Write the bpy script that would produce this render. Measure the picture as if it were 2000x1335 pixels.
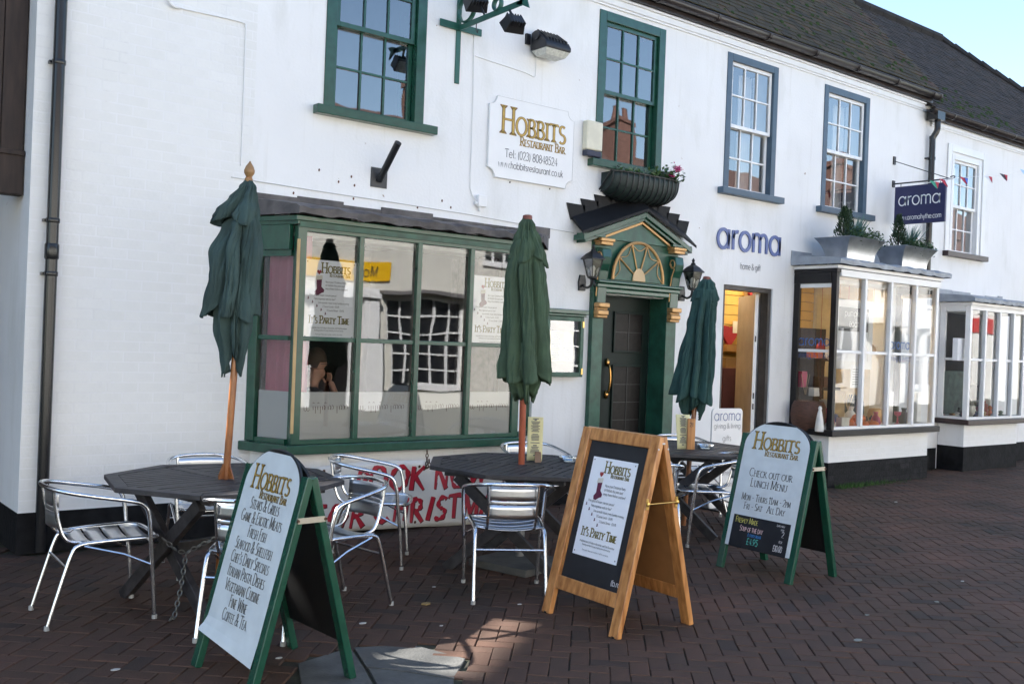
import bpy, math, random
import numpy as np
from mathutils import Vector as V, Matrix
random.seed(7); R = random.Random(11)
rad = math.radians
for o in list(bpy.data.objects): bpy.data.objects.remove(o)
scn = bpy.context.scene; col = scn.collection

# ------------------------------------------------------------------ camera
# world: the shop front is the plane y = 0 (street side is -y), x runs along it, z up, metres
FPX, YAW, ROLL = 1950.0, rad(38.5), rad(2.2)
CAM = V((0, -7.5, 1.6))
cf = V((math.sin(YAW), math.cos(YAW), 0)); r0 = V((math.cos(YAW), -math.sin(YAW), 0)); u0 = V((0, 0, 1))
cr = r0*math.cos(ROLL) + u0*math.sin(ROLL); cu = -r0*math.sin(ROLL) + u0*math.cos(ROLL)
cd = bpy.data.cameras.new('camera'); cam = bpy.data.objects.new('camera', cd); col.objects.link(cam)
cd.sensor_fit = 'HORIZONTAL'; cd.sensor_width = 36; cd.lens = FPX/2000*36; cd.clip_start = .05; cd.clip_end = 2000
cam.matrix_world = Matrix(((cr.x, cu.x, -cf.x, CAM.x), (cr.y, cu.y, -cf.y, CAM.y), (cr.z, cu.z, -cf.z, CAM.z), (0, 0, 0, 1)))
scn.camera = cam
def ray(px, py): return cf + cr*((px-1000)/FPX) - cu*((py-667.5)/FPX)
def W(px, py, y=0.):                       # photo pixel -> point on the upright plane y
    d = ray(px, py); return CAM + d*((y-CAM.y)/d.y)
def G(px, py, z=0.):                       # photo pixel -> point on the level plane z
    d = ray(px, py); return CAM + d*((z-CAM.z)/d.z)
def P(p):                                  # point -> photo pixel
    d = V(p)-CAM; z = d.dot(cf); return 1000+FPX*d.dot(cr)/z, 667.5-FPX*d.dot(cu)/z, z
def inframe(p, m=60):
    a, b, z = P(p); return z > .2 and -m < a < 2000+m and -m < b < 1335+m

# ------------------------------------------------------------------ sky, sun, exposure
SUNEL = rad(36); SUNT = V((.6, -.8, 0))                       # level direction the sunlight travels
w = bpy.data.worlds.new('World'); scn.world = w; w.use_nodes = True
nt = w.node_tree; bg = nt.nodes['Background']
sk = nt.nodes.new('ShaderNodeTexSky'); sk.sky_type = 'NISHITA'; sk.sun_disc = False
sk.sun_elevation = SUNEL; sk.sun_rotation = math.atan2(-SUNT.x, -SUNT.y); sk.altitude = 20; sk.air_density = 1.0; sk.dust_density = .3; sk.ozone_density = 1.0
nt.links.new(sk.outputs[0], bg.inputs[0]); bg.inputs[1].default_value = .075
sl = bpy.data.lights.new('sun', 'SUN'); sl.energy = 5.0; sl.angle = rad(.9); sl.color = (1, .97, .93)
so = bpy.data.objects.new('sun', sl); col.objects.link(so); so.location = (-20, 40, 30)
sd = V((SUNT.x*math.cos(SUNEL), SUNT.y*math.cos(SUNEL), -math.sin(SUNEL)))
so.rotation_mode = 'QUATERNION'; so.rotation_quaternion = sd.to_track_quat('-Z', 'Y')
vs = scn.view_settings; vs.view_transform = 'Standard'; vs.look = 'None'; vs.gamma = 1; vs.exposure = 2.44
scn.render.engine = 'CYCLES'; scn.cycles.transparent_max_bounces = 24; scn.cycles.max_bounces = 10
scn.cycles.caustics_reflective = False; scn.cycles.caustics_refractive = False

# ------------------------------------------------------------------ materials
MATS = {}
def mat(name, c, rough=.6, metal=0., var=.12, scale=6., bump=0., bscale=60., spec=.5, coat=0., c2=None, tint=None, emit=0., aniso=None):
    if name in MATS: return MATS[name]
    m = bpy.data.materials.new(name); m.use_nodes = True; MATS[name] = m
    n = m.node_tree.nodes; l = m.node_tree.links; b = n['Principled BSDF']
    geo = n.new('ShaderNodeTexCoord'); src = geo.outputs['Object']
    if aniso:
        mp = n.new('ShaderNodeMapping'); mp.inputs['Scale'].default_value = aniso; l.new(src, mp.inputs[0]); src = mp.outputs[0]
    ns = n.new('ShaderNodeTexNoise'); ns.inputs['Scale'].default_value = scale; ns.inputs['Detail'].default_value = 6; l.new(src, ns.inputs['Vector'])
    cr_ = n.new('ShaderNodeValToRGB'); e = cr_.color_ramp.elements; e[0].position = .3; e[1].position = .7
    ca = [max(0, x*(1-var)) for x in c]; cb = [x*(1+var) for x in c] if c2 is None else c2
    e[0].color = (*ca, 1); e[1].color = (*cb, 1); l.new(ns.outputs['Fac'], cr_.inputs[0]); colout = cr_.outputs[0]
    if tint:                                                    # per-piece tone, stored on the faces
        at = n.new('ShaderNodeAttribute'); at.attribute_name = 'tint'
        tr = n.new('ShaderNodeValToRGB'); te = tr.color_ramp.elements
        for i, (p, cc) in enumerate(tint):
            q = te[i] if i < 2 else te.new(p)
            q.position = p; q.color = (*cc, 1)
        l.new(at.outputs['Fac'], tr.inputs[0])
        mx = n.new('ShaderNodeMix'); mx.data_type = 'RGBA'; mx.blend_type = 'MULTIPLY'; mx.inputs[0].default_value = 1
        l.new(colout, mx.inputs[6]); l.new(tr.outputs[0], mx.inputs[7]); colout = mx.outputs[2]
    l.new(colout, b.inputs['Base Color'])
    b.inputs['Roughness'].default_value = rough; b.inputs['Metallic'].default_value = metal
    b.inputs['Specular IOR Level'].default_value = spec; b.inputs['Coat Weight'].default_value = coat; b.inputs['Coat Roughness'].default_value = .15
    if bump:
        n2 = n.new('ShaderNodeTexNoise'); n2.inputs['Scale'].default_value = bscale; n2.inputs['Detail'].default_value = 4; l.new(src, n2.inputs['Vector'])
        bp = n.new('ShaderNodeBump'); bp.inputs['Strength'].default_value = bump; bp.inputs['Distance'].default_value = .01
        l.new(n2.outputs['Fac'], bp.inputs['Height']); l.new(bp.outputs[0], b.inputs['Normal'])
    if emit:
        b.inputs['Emission Color'].default_value = (*c, 1); b.inputs['Emission Strength'].default_value = emit
    return m

def wall_mat(name, base, chips=True, stain=.85):
    m = mat(name, base, .75, var=.035, scale=1.3, bump=.18, bscale=38.)
    n = m.node_tree.nodes; l = m.node_tree.links; b = n['Principled BSDF']
    src = b.inputs['Base Color'].links[0].from_socket
    tc = n.new('ShaderNodeTexCoord')
    def layer(src, scale, lo, hi, colr, detail=8, map_=None, amt=1.):
        mp = n.new('ShaderNodeMapping'); mp.inputs['Scale'].default_value = map_ or (1, 1, 1); l.new(tc.outputs['Object'], mp.inputs[0])
        t = n.new('ShaderNodeTexNoise'); t.inputs['Scale'].default_value = scale; t.inputs['Detail'].default_value = detail; t.inputs['Roughness'].default_value = .62; l.new(mp.outputs[0], t.inputs['Vector'])
        mr = n.new('ShaderNodeMapRange'); mr.inputs[1].default_value = lo; mr.inputs[2].default_value = hi; mr.inputs[4].default_value = amt; l.new(t.outputs['Fac'], mr.inputs[0])
        mx = n.new('ShaderNodeMix'); mx.data_type = 'RGBA'; l.new(mr.outputs[0], mx.inputs[0]); l.new(src, mx.inputs[6]); mx.inputs[7].default_value = (*colr, 1)
        return mx.outputs[2]
    src = layer(src, 2.2, .52, .78, (base[0]*.8, base[1]*.8, base[2]*.76), map_=(1, 1, .35), amt=stain)
    src = layer(src, 3.0, .56, .80, (base[0]*.72, base[1]*.70, base[2]*.64), map_=(4, 4, .22), amt=.40)
    if chips: src = layer(src, 9., .71, .75, (.30, .20, .14), detail=4)
    l.new(src, b.inputs['Base Color'])
    return m

def glass(name, tintc=(.975, .985, .98), lo=.05, gain=1.6, wav=.02, wscale=2.2, sheen=None):
    m = bpy.data.materials.new(name); m.use_nodes = True; n = m.node_tree.nodes; l = m.node_tree.links
    for q in list(n):
        if q.type != 'OUTPUT_MATERIAL': n.remove(q)
    out = [q for q in n if q.type == 'OUTPUT_MATERIAL'][0]
    tr = n.new('ShaderNodeBsdfTransparent'); tr.inputs[0].default_value = (*tintc, 1)
    gl = n.new('ShaderNodeBsdfGlossy'); gl.inputs['Roughness'].default_value = .015; gl.inputs[0].default_value = (1, 1, 1, 1)
    fr = n.new('ShaderNodeFresnel'); fr.inputs[0].default_value = 1.52
    ma = n.new('ShaderNodeMath'); ma.operation = 'MULTIPLY_ADD'; ma.use_clamp = True; l.new(fr.outputs[0], ma.inputs[0]); ma.inputs[1].default_value = gain; ma.inputs[2].default_value = lo
    tc = n.new('ShaderNodeTexCoord'); ns = n.new('ShaderNodeTexNoise'); ns.inputs['Scale'].default_value = wscale; ns.inputs['Detail'].default_value = 1; l.new(tc.outputs['Object'], ns.inputs['Vector'])
    bp = n.new('ShaderNodeBump'); bp.inputs['Strength'].default_value = 1; bp.inputs['Distance'].default_value = wav; l.new(ns.outputs['Fac'], bp.inputs['Height']); l.new(bp.outputs[0], gl.inputs['Normal'])
    mx = n.new('ShaderNodeMixShader'); l.new(ma.outputs[0], mx.inputs[0]); l.new(tr.outputs[0], mx.inputs[1]); l.new(gl.outputs[0], mx.inputs[2])
    l.new(mx.outputs[0], out.inputs[0]); MATS[name] = m
    return m
def film_mat(name, c, alpha):                                   # frosted film on the glass
    m = bpy.data.materials.new(name); m.use_nodes = True; n = m.node_tree.nodes; b = n['Principled BSDF']
    b.inputs['Base Color'].default_value = (*c, 1); b.inputs['Alpha'].default_value = alpha; b.inputs['Roughness'].default_value = .5
    MATS[name] = m; return m

def wood(name, c, c2, rough=.5, sc=(1, 1, 1), scale=5., coat=0., bump=.1):
    return mat(name, c, rough, var=.2, scale=scale, bump=bump, bscale=scale*2.5, c2=c2, aniso=sc, coat=coat)

white_wall = wall_mat('white_painted_wall', (.81, .81, .81))
white_brick = mat('white_painted_brick', (.80, .80, .79), .7, var=.03, scale=3., bump=.25, bscale=45., tint=[(0, (.97, .97, .96)), (1, (1., 1., 1.))])
black_paint = mat('black_plinth_paint', (.010, .010, .011), .8, spec=.2, var=.5, scale=9, bump=.5, bscale=30)
green = mat('bottle_green_gloss', (.010, .066, .040), .26, var=.14, scale=14, bump=.06, bscale=40, coat=.3)
green_pale = mat('green_worn_paint', (.020, .085, .055), .4, var=.35, scale=9, bump=.12, bscale=30)
slate_paint = mat('slate_blue_paint', (.055, .095, .14), .42, var=.1, scale=8)
whitep = mat('white_gloss_paint', (.80, .80, .80), .32, var=.03, scale=7, bump=.03, bscale=30)
blackp = mat('black_gloss_paint', (.011, .010, .011), .35, spec=.3, var=.3, scale=10)
brownp = mat('dark_brown_paint', (.030, .014, .013), .35, var=.25, scale=10)
browntimber = wood('dark_brown_timber', (.022, .013, .010), (.045, .027, .020), .7, (6, 6, 1), 4)
plastic_black = mat('black_downpipe', (.012, .012, .013), .22, var=.1)
gutterm = mat('brown_black_gutter', (.028, .021, .020), .35, var=.25, scale=6)
lead = mat('weathered_lead_dark', (.055, .050, .055), .6, var=.45, scale=5, bump=.35, bscale=22, c2=(.14, .125, .12))
leadl = mat('lead_sheet_grey', (.28, .31, .35), .5, var=.15, scale=7, bump=.2, bscale=20)
gold = mat('gold_paint', (.52, .30, .12), .38, metal=.35, var=.12)
gilt = mat('gilt_lettering', (.50, .33, .07), .4, metal=.2, var=.15, scale=30)
olive = mat('olive_gold_print', (.22, .19, .03), .5, var=.12, scale=30)
dkbrown = mat('brown_outline_print', (.075, .040, .020), .5, var=.1)
ink = mat('dark_ink', (.035, .034, .034), .6)
inkb = mat('faded_brown_ink', (.085, .080, .070), .6)
inkg = mat('grey_ink', (.14, .14, .15), .6)
glassm = glass('old_window_glass', lo=.10, gain=2.0, wav=.0016)
glassb = glass('shop_window_glass', lo=.03, gain=1.6, wav=.0018, wscale=1.6)
glassg = glass('gift_shop_glass', lo=.015, gain=1.1, wav=.0018, wscale=1.6)
film = film_mat('frosted_film', (.60, .61, .61), .82)
alu = mat('polished_aluminium', (.76, .77, .79), .22, metal=1., var=.05, scale=20)
alus = mat('brushed_aluminium_slat', (.72, .73, .75), .33, metal=1., var=.08, scale=30, aniso=(1, 8, 60))
tabwood = wood('dark_stained_table_wood', (.020, .017, .018), (.052, .047, .048), .55, (3, 3, 3), 5, bump=.25)
pine = wood('varnished_pine', (.36, .13, .030), (.64, .30, .10), .38, (16, 16, 1.3), 2.2, coat=.4)
hardboard = mat('brown_hardboard', (.30, .135, .045), .6, var=.1, scale=12)
pole1 = wood('varnished_pole', (.22, .065, .014), (.36, .13, .03), .4, (4, 4, 1), 6, coat=.4)
polered = wood('red_stained_pole', (.30, .050, .015), (.42, .09, .03), .45, (4, 4, 1), 6)
canvas1 = mat('blue_green_canvas', (.034, .064, .061), .85, var=.25, scale=6, bump=.15, bscale=160)
canvas2 = mat('olive_green_canvas', (.045, .080, .046), .85, var=.25, scale=6, bump=.15, bscale=160)
canvas3 = mat('teal_green_canvas', (.017, .056, .050), .85, var=.25, scale=6, bump=.15, bscale=160)
paper = mat('white_paper', (.82, .83, .86), .6, var=.02)
signwhite = mat('white_sign_board', (.62, .67, .68), .38, var=.07, scale=9)
boardwhite = mat('white_wall_sign', (.82, .82, .82), .4, var=.02)
cream = mat('cream_card', (.72, .66, .36), .6, var=.05)
chalk = mat('blackboard', (.010, .011, .014), .5, var=.3, scale=12)
steel = mat('galvanised_steel', (.50, .52, .54), .36, metal=.9, var=.22, scale=5, bump=.1, bscale=14)
ironb = mat('black_iron', (.014, .014, .016), .4, var=.2)
rust = mat('rusty_chain', (.10, .055, .035), .6, metal=.6, var=.4, scale=30)
concrete = mat('grey_concrete', (.092, .090, .082), .85, var=.25, scale=9, bump=.4, bscale=70)
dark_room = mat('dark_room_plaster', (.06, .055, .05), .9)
pinkc = mat('pink_curtain_cloth', (.46, .11, .17), .85, var=.12, scale=5)
moss = mat('moss_green', (.03, .055, .012), .95, var=.4, scale=20)
leafm = mat('ivy_leaf', (.045, .10, .028), .5, var=.4, scale=40)
conm = mat('conifer_needle', (.018, .045, .018), .6, var=.4, scale=30)
bluem = mat('blue_grass_blade', (.11, .21, .19), .55, var=.3, scale=30)
navy = mat('navy_sign_paint', (.019, .022, .085), .4, var=.05)
bluelet = mat('slate_blue_lettering', (.11, .15, .34), .45, var=.05)
redp = mat('red_brush_paint', (.42, .008, .028), .45, var=.12, scale=12)
redk = mat('dark_red_shadow_paint', (.09, .006, .012), .5)
vinyl = mat('white_vinyl_banner', (.66, .64, .60), .45, var=.08, scale=5, bump=.25, bscale=9)
yellow = mat('yellow_sign', (.80, .46, .01), .4, var=.03)

# ------------------------------------------------------------------ mesh building
class MB:
    def __init__(s): s.v = []; s.f = []; s.t = []
    def add(s, vs_, fs, t=None):
        n = len(s.v); s.v += [tuple(p) for p in vs_]; s.f += [tuple(i+n for i in f) for f in fs]
        if t is not None: s.t += [t]*len(fs)
        return s
    def box(s, x0, y0, z0, x1, y1, z1):
        if x0 > x1: x0, x1 = x1, x0
        if y0 > y1: y0, y1 = y1, y0
        if z0 > z1: z0, z1 = z1, z0
        return s.add([(x0,y0,z0),(x1,y0,z0),(x1,y1,z0),(x0,y1,z0),(x0,y0,z1),(x1,y0,z1),(x1,y1,z1),(x0,y1,z1)],
                     [(3,2,1,0),(4,5,6,7),(0,1,5,4),(1,2,6,5),(2,3,7,6),(3,0,4,7)])
    def obox(s, c, a, b, d):
        c, a, b, d = V(c), V(a), V(b), V(d)
        return s.add([c-a-b-d, c+a-b-d, c+a+b-d, c-a+b-d, c-a-b+d, c+a-b+d, c+a+b+d, c-a+b+d],
                     [(3,2,1,0),(4,5,6,7),(0,1,5,4),(1,2,6,5),(2,3,7,6),(3,0,4,7)])
    def beam(s, p, q, w_, h, up=(0, 0, 1)):                     # bar from p to q
        p, q = V(p), V(q); d = q-p; a = d.cross(V(up)).normalized(); b = a.cross(d).normalized()
        return s.obox((p+q)/2, a*w_/2, d/2, b*h/2)
    def quad(s, a, b, c, d): return s.add([a, b, c, d], [(0, 1, 2, 3)])
    def poly(s, pts): return s.add(pts, [tuple(range(len(pts)))])
    def prism(s, pts, ext):
        n = len(pts); e = V(ext); pts = [V(p) for p in pts]
        return s.add(pts+[p+e for p in pts], [tuple(range(n-1, -1, -1)), tuple(range(n, 2*n))]+[(i, (i+1) % n, n+(i+1) % n, n+i) for i in range(n)])
    def tube(s, pts, r, n=8, closed=False):
        pts = [V(p) for p in pts]; m = len(pts); rs = r if isinstance(r, (list, tuple)) else [r]*m
        base = len(s.v); prev = None
        for i, p in enumerate(pts):
            if closed: d = pts[(i+1) % m]-pts[i-1]
            else: d = pts[min(i+1, m-1)]-pts[max(i-1, 0)]
            d.normalize()
            if prev is None:
                a = d.cross(V((0, 0, 1)) if abs(d.z) < .9 else V((1, 0, 0))).normalized()
            else:
                a = (prev-d*prev.dot(d)).normalized()
            prev = a; b = d.cross(a)
            for k in range(n):
                t = 2*math.pi*k/n; s.v.append(tuple(p+a*math.cos(t)*rs[i]+b*math.sin(t)*rs[i]))
        for i in range(m if closed else m-1):
            j = (i+1) % m
            for k in range(n):
                s.f.append((base+i*n+k, base+i*n+(k+1) % n, base+j*n+(k+1) % n, base+j*n+k))
        if not closed:
            s.f.append(tuple(base+k for k in range(n-1, -1, -1))); s.f.append(tuple(base+(m-1)*n+k for k in range(n)))
        return s
    def lathe(s, prof, c=(0, 0, 0), n=16, ax=None, e1=None):
        c = V(c); ax = V(ax) if ax else V((0, 0, 1)); e1 = V(e1) if e1 else (V((1, 0, 0)) if abs(ax.x) < .9 else V((0, 1, 0)))
        e1 = (e1-ax*e1.dot(ax)).normalized(); e2 = ax.cross(e1); base = len(s.v); m = len(prof)
        for r_, z_ in prof:
            for k in range(n):
                t = 2*math.pi*k/n; s.v.append(tuple(c+ax*z_+e1*math.cos(t)*r_+e2*math.sin(t)*r_))
        for i in range(m-1):
            for k in range(n): s.f.append((base+i*n+k, base+i*n+(k+1) % n, base+(i+1)*n+(k+1) % n, base+(i+1)*n+k))
        s.f.append(tuple(base+k for k in range(n-1, -1, -1))); s.f.append(tuple(base+(m-1)*n+k for k in range(n)))
        return s
    def grid(s, fn, nu, nv, wrap=False):
        base = len(s.v)
        for i in range(nu+1):
            for j in range(nv if wrap else nv+1): s.v.append(tuple(fn(i/nu, j/nv)))
        k = nv if wrap else nv+1
        for i in range(nu):
            for j in range(nv): s.f.append((base+i*k+j, base+i*k+(j+1) % k, base+(i+1)*k+(j+1) % k, base+(i+1)*k+j))
        return s
def curve(pts, per=6):                                          # Catmull-Rom through points
    p = [V(q) for q in pts]; p = [p[0]*2-p[1]]+p+[p[-1]*2-p[-2]]; out = []
    for i in range(1, len(p)-2):
        for k in range(per):
            t = k/per; a, b, c, d = p[i-1:i+3]
            out.append(.5*((2*b)+(c-a)*t+(2*a-5*b+4*c-d)*t*t+(3*b-a-3*c+d)*t**3))
    return out+[p[-2]]
def wm(o):
    m = o.matrix_basis.copy()
    return (wm(o.parent) @ o.matrix_parent_inverse @ m) if o.parent else m
def tag(o, label=None, cat=None, group=None, kind=None):
    if label: o['label'] = label
    if cat: o['category'] = cat
    if group: o['group'] = group
    if kind: o['kind'] = kind
    return o
def mesh(name, mb, m):
    me = bpy.data.meshes.new(name); me.from_pydata(mb.v, [], mb.f); me.materials.append(m)
    if mb.t:
        a = me.attributes.new('tint', 'FLOAT', 'FACE'); a.data.foreach_set('value', mb.t)
    me.update(); return me
def obj(name, mb, m, parent=None, label=None, cat=None, group=None, kind=None, smooth=False, bev=0., local=False, solid=0.):
    me = mb if isinstance(mb, bpy.types.Mesh) else mesh(name, mb, m)
    if smooth:
        me.polygons.foreach_set('use_smooth', [True]*len(me.polygons)); me.set_sharp_from_angle(angle=rad(42))
    o = bpy.data.objects.new(name, me); col.objects.link(o)
    if parent:
        o.parent = parent
        if not local: o.matrix_parent_inverse = wm(parent).inverted()
    if bev:
        b = o.modifiers.new('bevel', 'BEVEL'); b.width = bev; b.segments = 2; b.limit_method = 'ANGLE'
    if solid:
        b = o.modifiers.new('solid', 'SOLIDIFY'); b.thickness = solid; b.offset = 0
    return tag(o, label, cat, group, kind)
def thing(name, label, cat, loc=(0, 0, 0), rz=0., group=None):
    o = bpy.data.objects.new(name, None); col.objects.link(o); o.location = loc; o.rotation_euler = (0, 0, rz); o.empty_display_size = .1
    return tag(o, label, cat, group)
def copy_tree(o, parent=None):
    c = o.copy(); col.objects.link(c); c.parent = parent
    for ch in o.children: copy_tree(ch, c)
    return c
B = lambda *a: MB().box(*a)

# ------------------------------------------------------------------ lettering (pen strokes)
def L(*a): return [(a[i], a[i+1]) for i in range(0, len(a), 2)]
def A(cx, cy, rx, ry, a0, a1, n=10): return [(cx+rx*math.cos(rad(a0+(a1-a0)*i/n)), cy+ry*math.sin(rad(a0+(a1-a0)*i/n))) for i in range(n+1)]
CAP = {
'A': (.74, [L(.04,0,.37,1), L(.37,1,.72,0), L(.16,.36,.59,.36)]),
'B': (.62, [L(.12,0,.12,1), L(.12,1,.3,1)+A(.3,.76,.2,.24,90,-90)+L(.12,.52), L(.12,.52,.32,.52)+A(.32,.26,.25,.26,90,-90)+L(.12,0)]),
'C': (.74, [A(.42,.5,.36,.5,48,312,18)]),
'D': (.76, [L(.12,0,.12,1), L(.12,1,.3,1)+A(.3,.5,.4,.5,90,-90,14)+L(.12,0)]),
'E': (.58, [L(.12,0,.12,1), L(.12,1,.5,1), L(.12,.52,.44,.52), L(.12,0,.54,0)]),
'F': (.55, [L(.12,0,.12,1), L(.12,1,.52,1), L(.12,.52,.44,.52)]),
'G': (.78, [A(.42,.5,.36,.5,48,330,18)+L(.73,.42), L(.52,.42,.75,.42)]),
'H': (.76, [L(.12,0,.12,1), L(.64,0,.64,1), L(.12,.52,.64,.52)]),
'I': (.30, [L(.15,0,.15,1)]),
'J': (.40, [L(.26,1,.26,.1)+A(.1,.1,.16,.2,0,-80)]),
'K': (.68, [L(.12,0,.12,1), L(.60,1,.14,.48), L(.24,.56,.66,0)]),
'L': (.55, [L(.12,0,.12,1), L(.12,0,.52,0)]),
'M': (.90, [L(.12,0,.14,1), L(.14,1,.45,.1), L(.45,.1,.76,1), L(.76,1,.80,0)]),
'N': (.78, [L(.12,0,.12,1), L(.12,1,.66,0), L(.66,0,.66,1)]),
'O': (.82, [A(.41,.5,.36,.5,0,360,22)]),
'P': (.58, [L(.12,0,.12,1), L(.12,1,.28,1)+A(.28,.73,.25,.27,90,-90)+L(.12,.46)]),
'Q': (.82, [A(.41,.5,.36,.5,0,360,22), L(.45,.2,.78,-.1)]),
'R': (.66, [L(.12,0,.12,1), L(.12,1,.28,1)+A(.28,.74,.24,.26,90,-90)+L(.12,.48), L(.28,.48,.64,0)]),
'S': (.54, [A(.28,.75,.2,.25,40,270,10)+A(.26,.25,.23,.25,90,-140,12)]),
'T': (.68, [L(.34,0,.34,.98), L(.02,.90,.04,1,.64,1,.66,.90)]),
'U': (.74, [L(.12,1,.12,.32)+A(.37,.32,.25,.32,180,360,12)+L(.62,1)]),
'V': (.70, [L(.04,1,.36,0), L(.36,0,.68,1)]),
'W': (1.0, [L(.04,1,.28,0), L(.28,0,.5,.9), L(.5,.9,.73,0), L(.73,0,.97,1)]),
'X': (.68, [L(.06,1,.62,0), L(.62,1,.06,0)]),
'Y': (.66, [L(.04,1,.33,.5,.33,0), L(.62,1,.33,.5)]),
'Z': (.62, [L(.06,1,.56,1,.06,0,.58,0)]),
'0': (.58, [A(.29,.5,.24,.5,0,360,20)]), '1': (.40, [L(.1,.8,.22,1,.22,0)]),
'2': (.56, [A(.27,.72,.21,.28,165,-30,12)+L(.06,0,.52,0)]),
'3': (.54, [A(.24,.76,.2,.24,150,-80,10), A(.24,.27,.24,.27,80,-150,12)]),
'4': (.58, [L(.42,0,.42,1,.04,.3,.56,.3)]),
'5': (.54, [L(.48,1,.14,1,.1,.56)+A(.25,.32,.24,.32,110,-140,12)]),
'6': (.56, [L(.42,1,.12,.45), A(.28,.3,.22,.3,0,360,16)]), '7': (.54, [L(.06,1,.5,1,.18,0)]),
'8': (.56, [A(.28,.75,.18,.25,0,360,14), A(.28,.26,.23,.26,0,360,16)]), '9': (.56, [L(.14,0,.46,.55), A(.28,.7,.22,.3,0,360,16)]),
'&': (.74, [L(.70,.0,.2,.68)+A(.3,.8,.15,.18,200,-60,10)+L(.12,.35)+A(.28,.22,.22,.22,140,300,8)+L(.66,.45)]),
'-': (.44, [L(.08,.42,.36,.42)]), "'": (.2, [L(.1,1,.08,.8)]), ':': (.26, [L(.13,0,.13,.1), L(.13,.5,.13,.6)]),
'.': (.26, [L(.13,0,.13,.1)]), ',': (.26, [L(.14,.1,.08,-.12)]), '(': (.3, [A(.42,.4,.3,.65,130,230,8)]), ')': (.3, [A(-.12,.4,.3,.65,50,-50,8)]),
'!': (.26, [L(.13,0,.13,.1), L(.13,.3,.13,1)]), '*': (.34, [L(.05,.8,.29,.95), L(.05,.95,.29,.8)]),
'£': (.58, [A(.34,.76,.17,.24,20,190,8)+L(.2,.1,.06,0,.54,0), L(.06,.45,.4,.45)]), '/': (.4, [L(.05,0,.35,1)]),
}
x_ = .66
def ring(cx, r=.29): return A(cx, .33, r, .33, 0, 360, 20)
LOW = {
'a': (.74, [ring(.33), L(.62,0,.62,x_)]), 'b': (.74, [ring(.41), L(.12,0,.12,1)]), 'c': (.64, [A(.36,.33,.29,.33,45,315,16)]),
'd': (.74, [ring(.33), L(.62,0,.62,1)]), 'e': (.68, [L(.07,.34,.62,.34)+A(.35,.33,.28,.33,5,315,16)]), 'f': (.36, [A(.3,.82,.14,.18,70,180,6)+L(.16,0), L(.03,.6,.32,.6)]),
'g': (.74, [ring(.33), L(.62,x_,.62,0)+A(.35,-.02,.27,.26,0,-150,10)]), 'h': (.66, [L(.12,0,.12,1), A(.33,.42,.21,.24,180,0,10)+L(.54,0)]),
'i': (.26, [L(.13,0,.13,x_), L(.13,.84,.13,.93)]), 'j': (.26, [L(.13,x_,.13,-.15)+A(0,-.15,.13,.13,0,-90,5), L(.13,.84,.13,.93)]),
'k': (.58, [L(.12,0,.12,1), L(.5,x_,.14,.3), L(.24,.38,.54,0)]), 'l': (.26, [L(.13,0,.13,1)]),
'm': (1.02, [L(.12,0,.12,x_), A(.31,.46,.19,.2,180,0,10)+L(.50,0), A(.69,.46,.19,.2,180,0,10)+L(.88,0)]),
'n': (.66, [L(.12,0,.12,x_), A(.33,.42,.21,.24,180,0,10)+L(.54,0)]), 'o': (.70, [ring(.35)]), 'p': (.74, [ring(.41), L(.12,-.3,.12,x_)]),
'q': (.74, [ring(.33), L(.62,-.3,.62,x_)]), 'r': (.42, [L(.12,0,.12,x_), A(.32,.4,.2,.24,180,75,7)]), 's': (.48, [A(.24,.5,.15,.16,40,270,8)+A(.23,.17,.18,.17,90,-145,10)]),
't': (.36, [L(.17,0,.17,.92), L(.03,.62,.32,.62)]), 'u': (.66, [L(.12,x_,.12,.24)+A(.33,.24,.21,.24,180,360,10), L(.54,x_,.54,0)]),
'v': (.58, [L(.05,x_,.29,0,.53,x_)]), 'w': (.86, [L(.04,x_,.24,0,.43,.6,.62,0,.82,x_)]), 'x': (.56, [L(.05,x_,.5,0), L(.5,x_,.05,0)]),
'y': (.58, [L(.05,x_,.3,0), L(.53,x_,.2,-.3)]), 'z': (.52, [L(.06,x_,.46,x_,.06,0,.48,0)]),
}
def glyph(ch, style):
    if style == 'serif' or style == 'brush':
        k = .74 if ch.islower() else 1.
        g = CAP.get(ch.upper())
        return (g, k) if g else (None, 1)
    if ch in LOW: return LOW[ch], 1.
    return (CAP.get(ch), 1.)
def text_width(s, style, cond=1., track=0.):
    x = 0
    for ch in s:
        if ch == ' ': x += .32*cond; continue
        g, k = glyph(ch, style)
        if g: x += (g[0]*k+track)*cond
    return x
def write(mb, s, o, u, v, size, style='sans', wt=.09, align=0., cond=1., track=0., slant=0., first=1., off=0., n=(0, 0, 0), jit=0.):
    """stroke-lettered line starting (align 0), centred (.5) or ending (1) at o"""
    o, u, v, n = V(o), V(u), V(v), V(n); x = -align*text_width(s, style, cond, track)
    jr = random.Random(len(s)*7+3)
    def put(p): return o+u*(p[0]*size)+v*(p[1]*size)+n*off
    for ci, ch in enumerate(s):
        if ch == ' ': x += .32*cond; continue
        g, k = glyph(ch, style)
        if not g: continue
        dy = jr.uniform(-jit, jit); rot = jr.uniform(-jit, jit)
        for st in g[1]:
            pts = []
            for (a, b) in st:
                bb = b*k
                if style == 'serif' and ci == 0 and first != 1.: bb = bb*first-(first-1)*.32
                pts.append((x+(a*k)*cond+slant*bb+rot*bb, bb+dy))
            ribbon(mb, pts, put, wt*(1 if k == 1 else .86), style, cond)
        x += (g[0]*k+track)*cond
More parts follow.
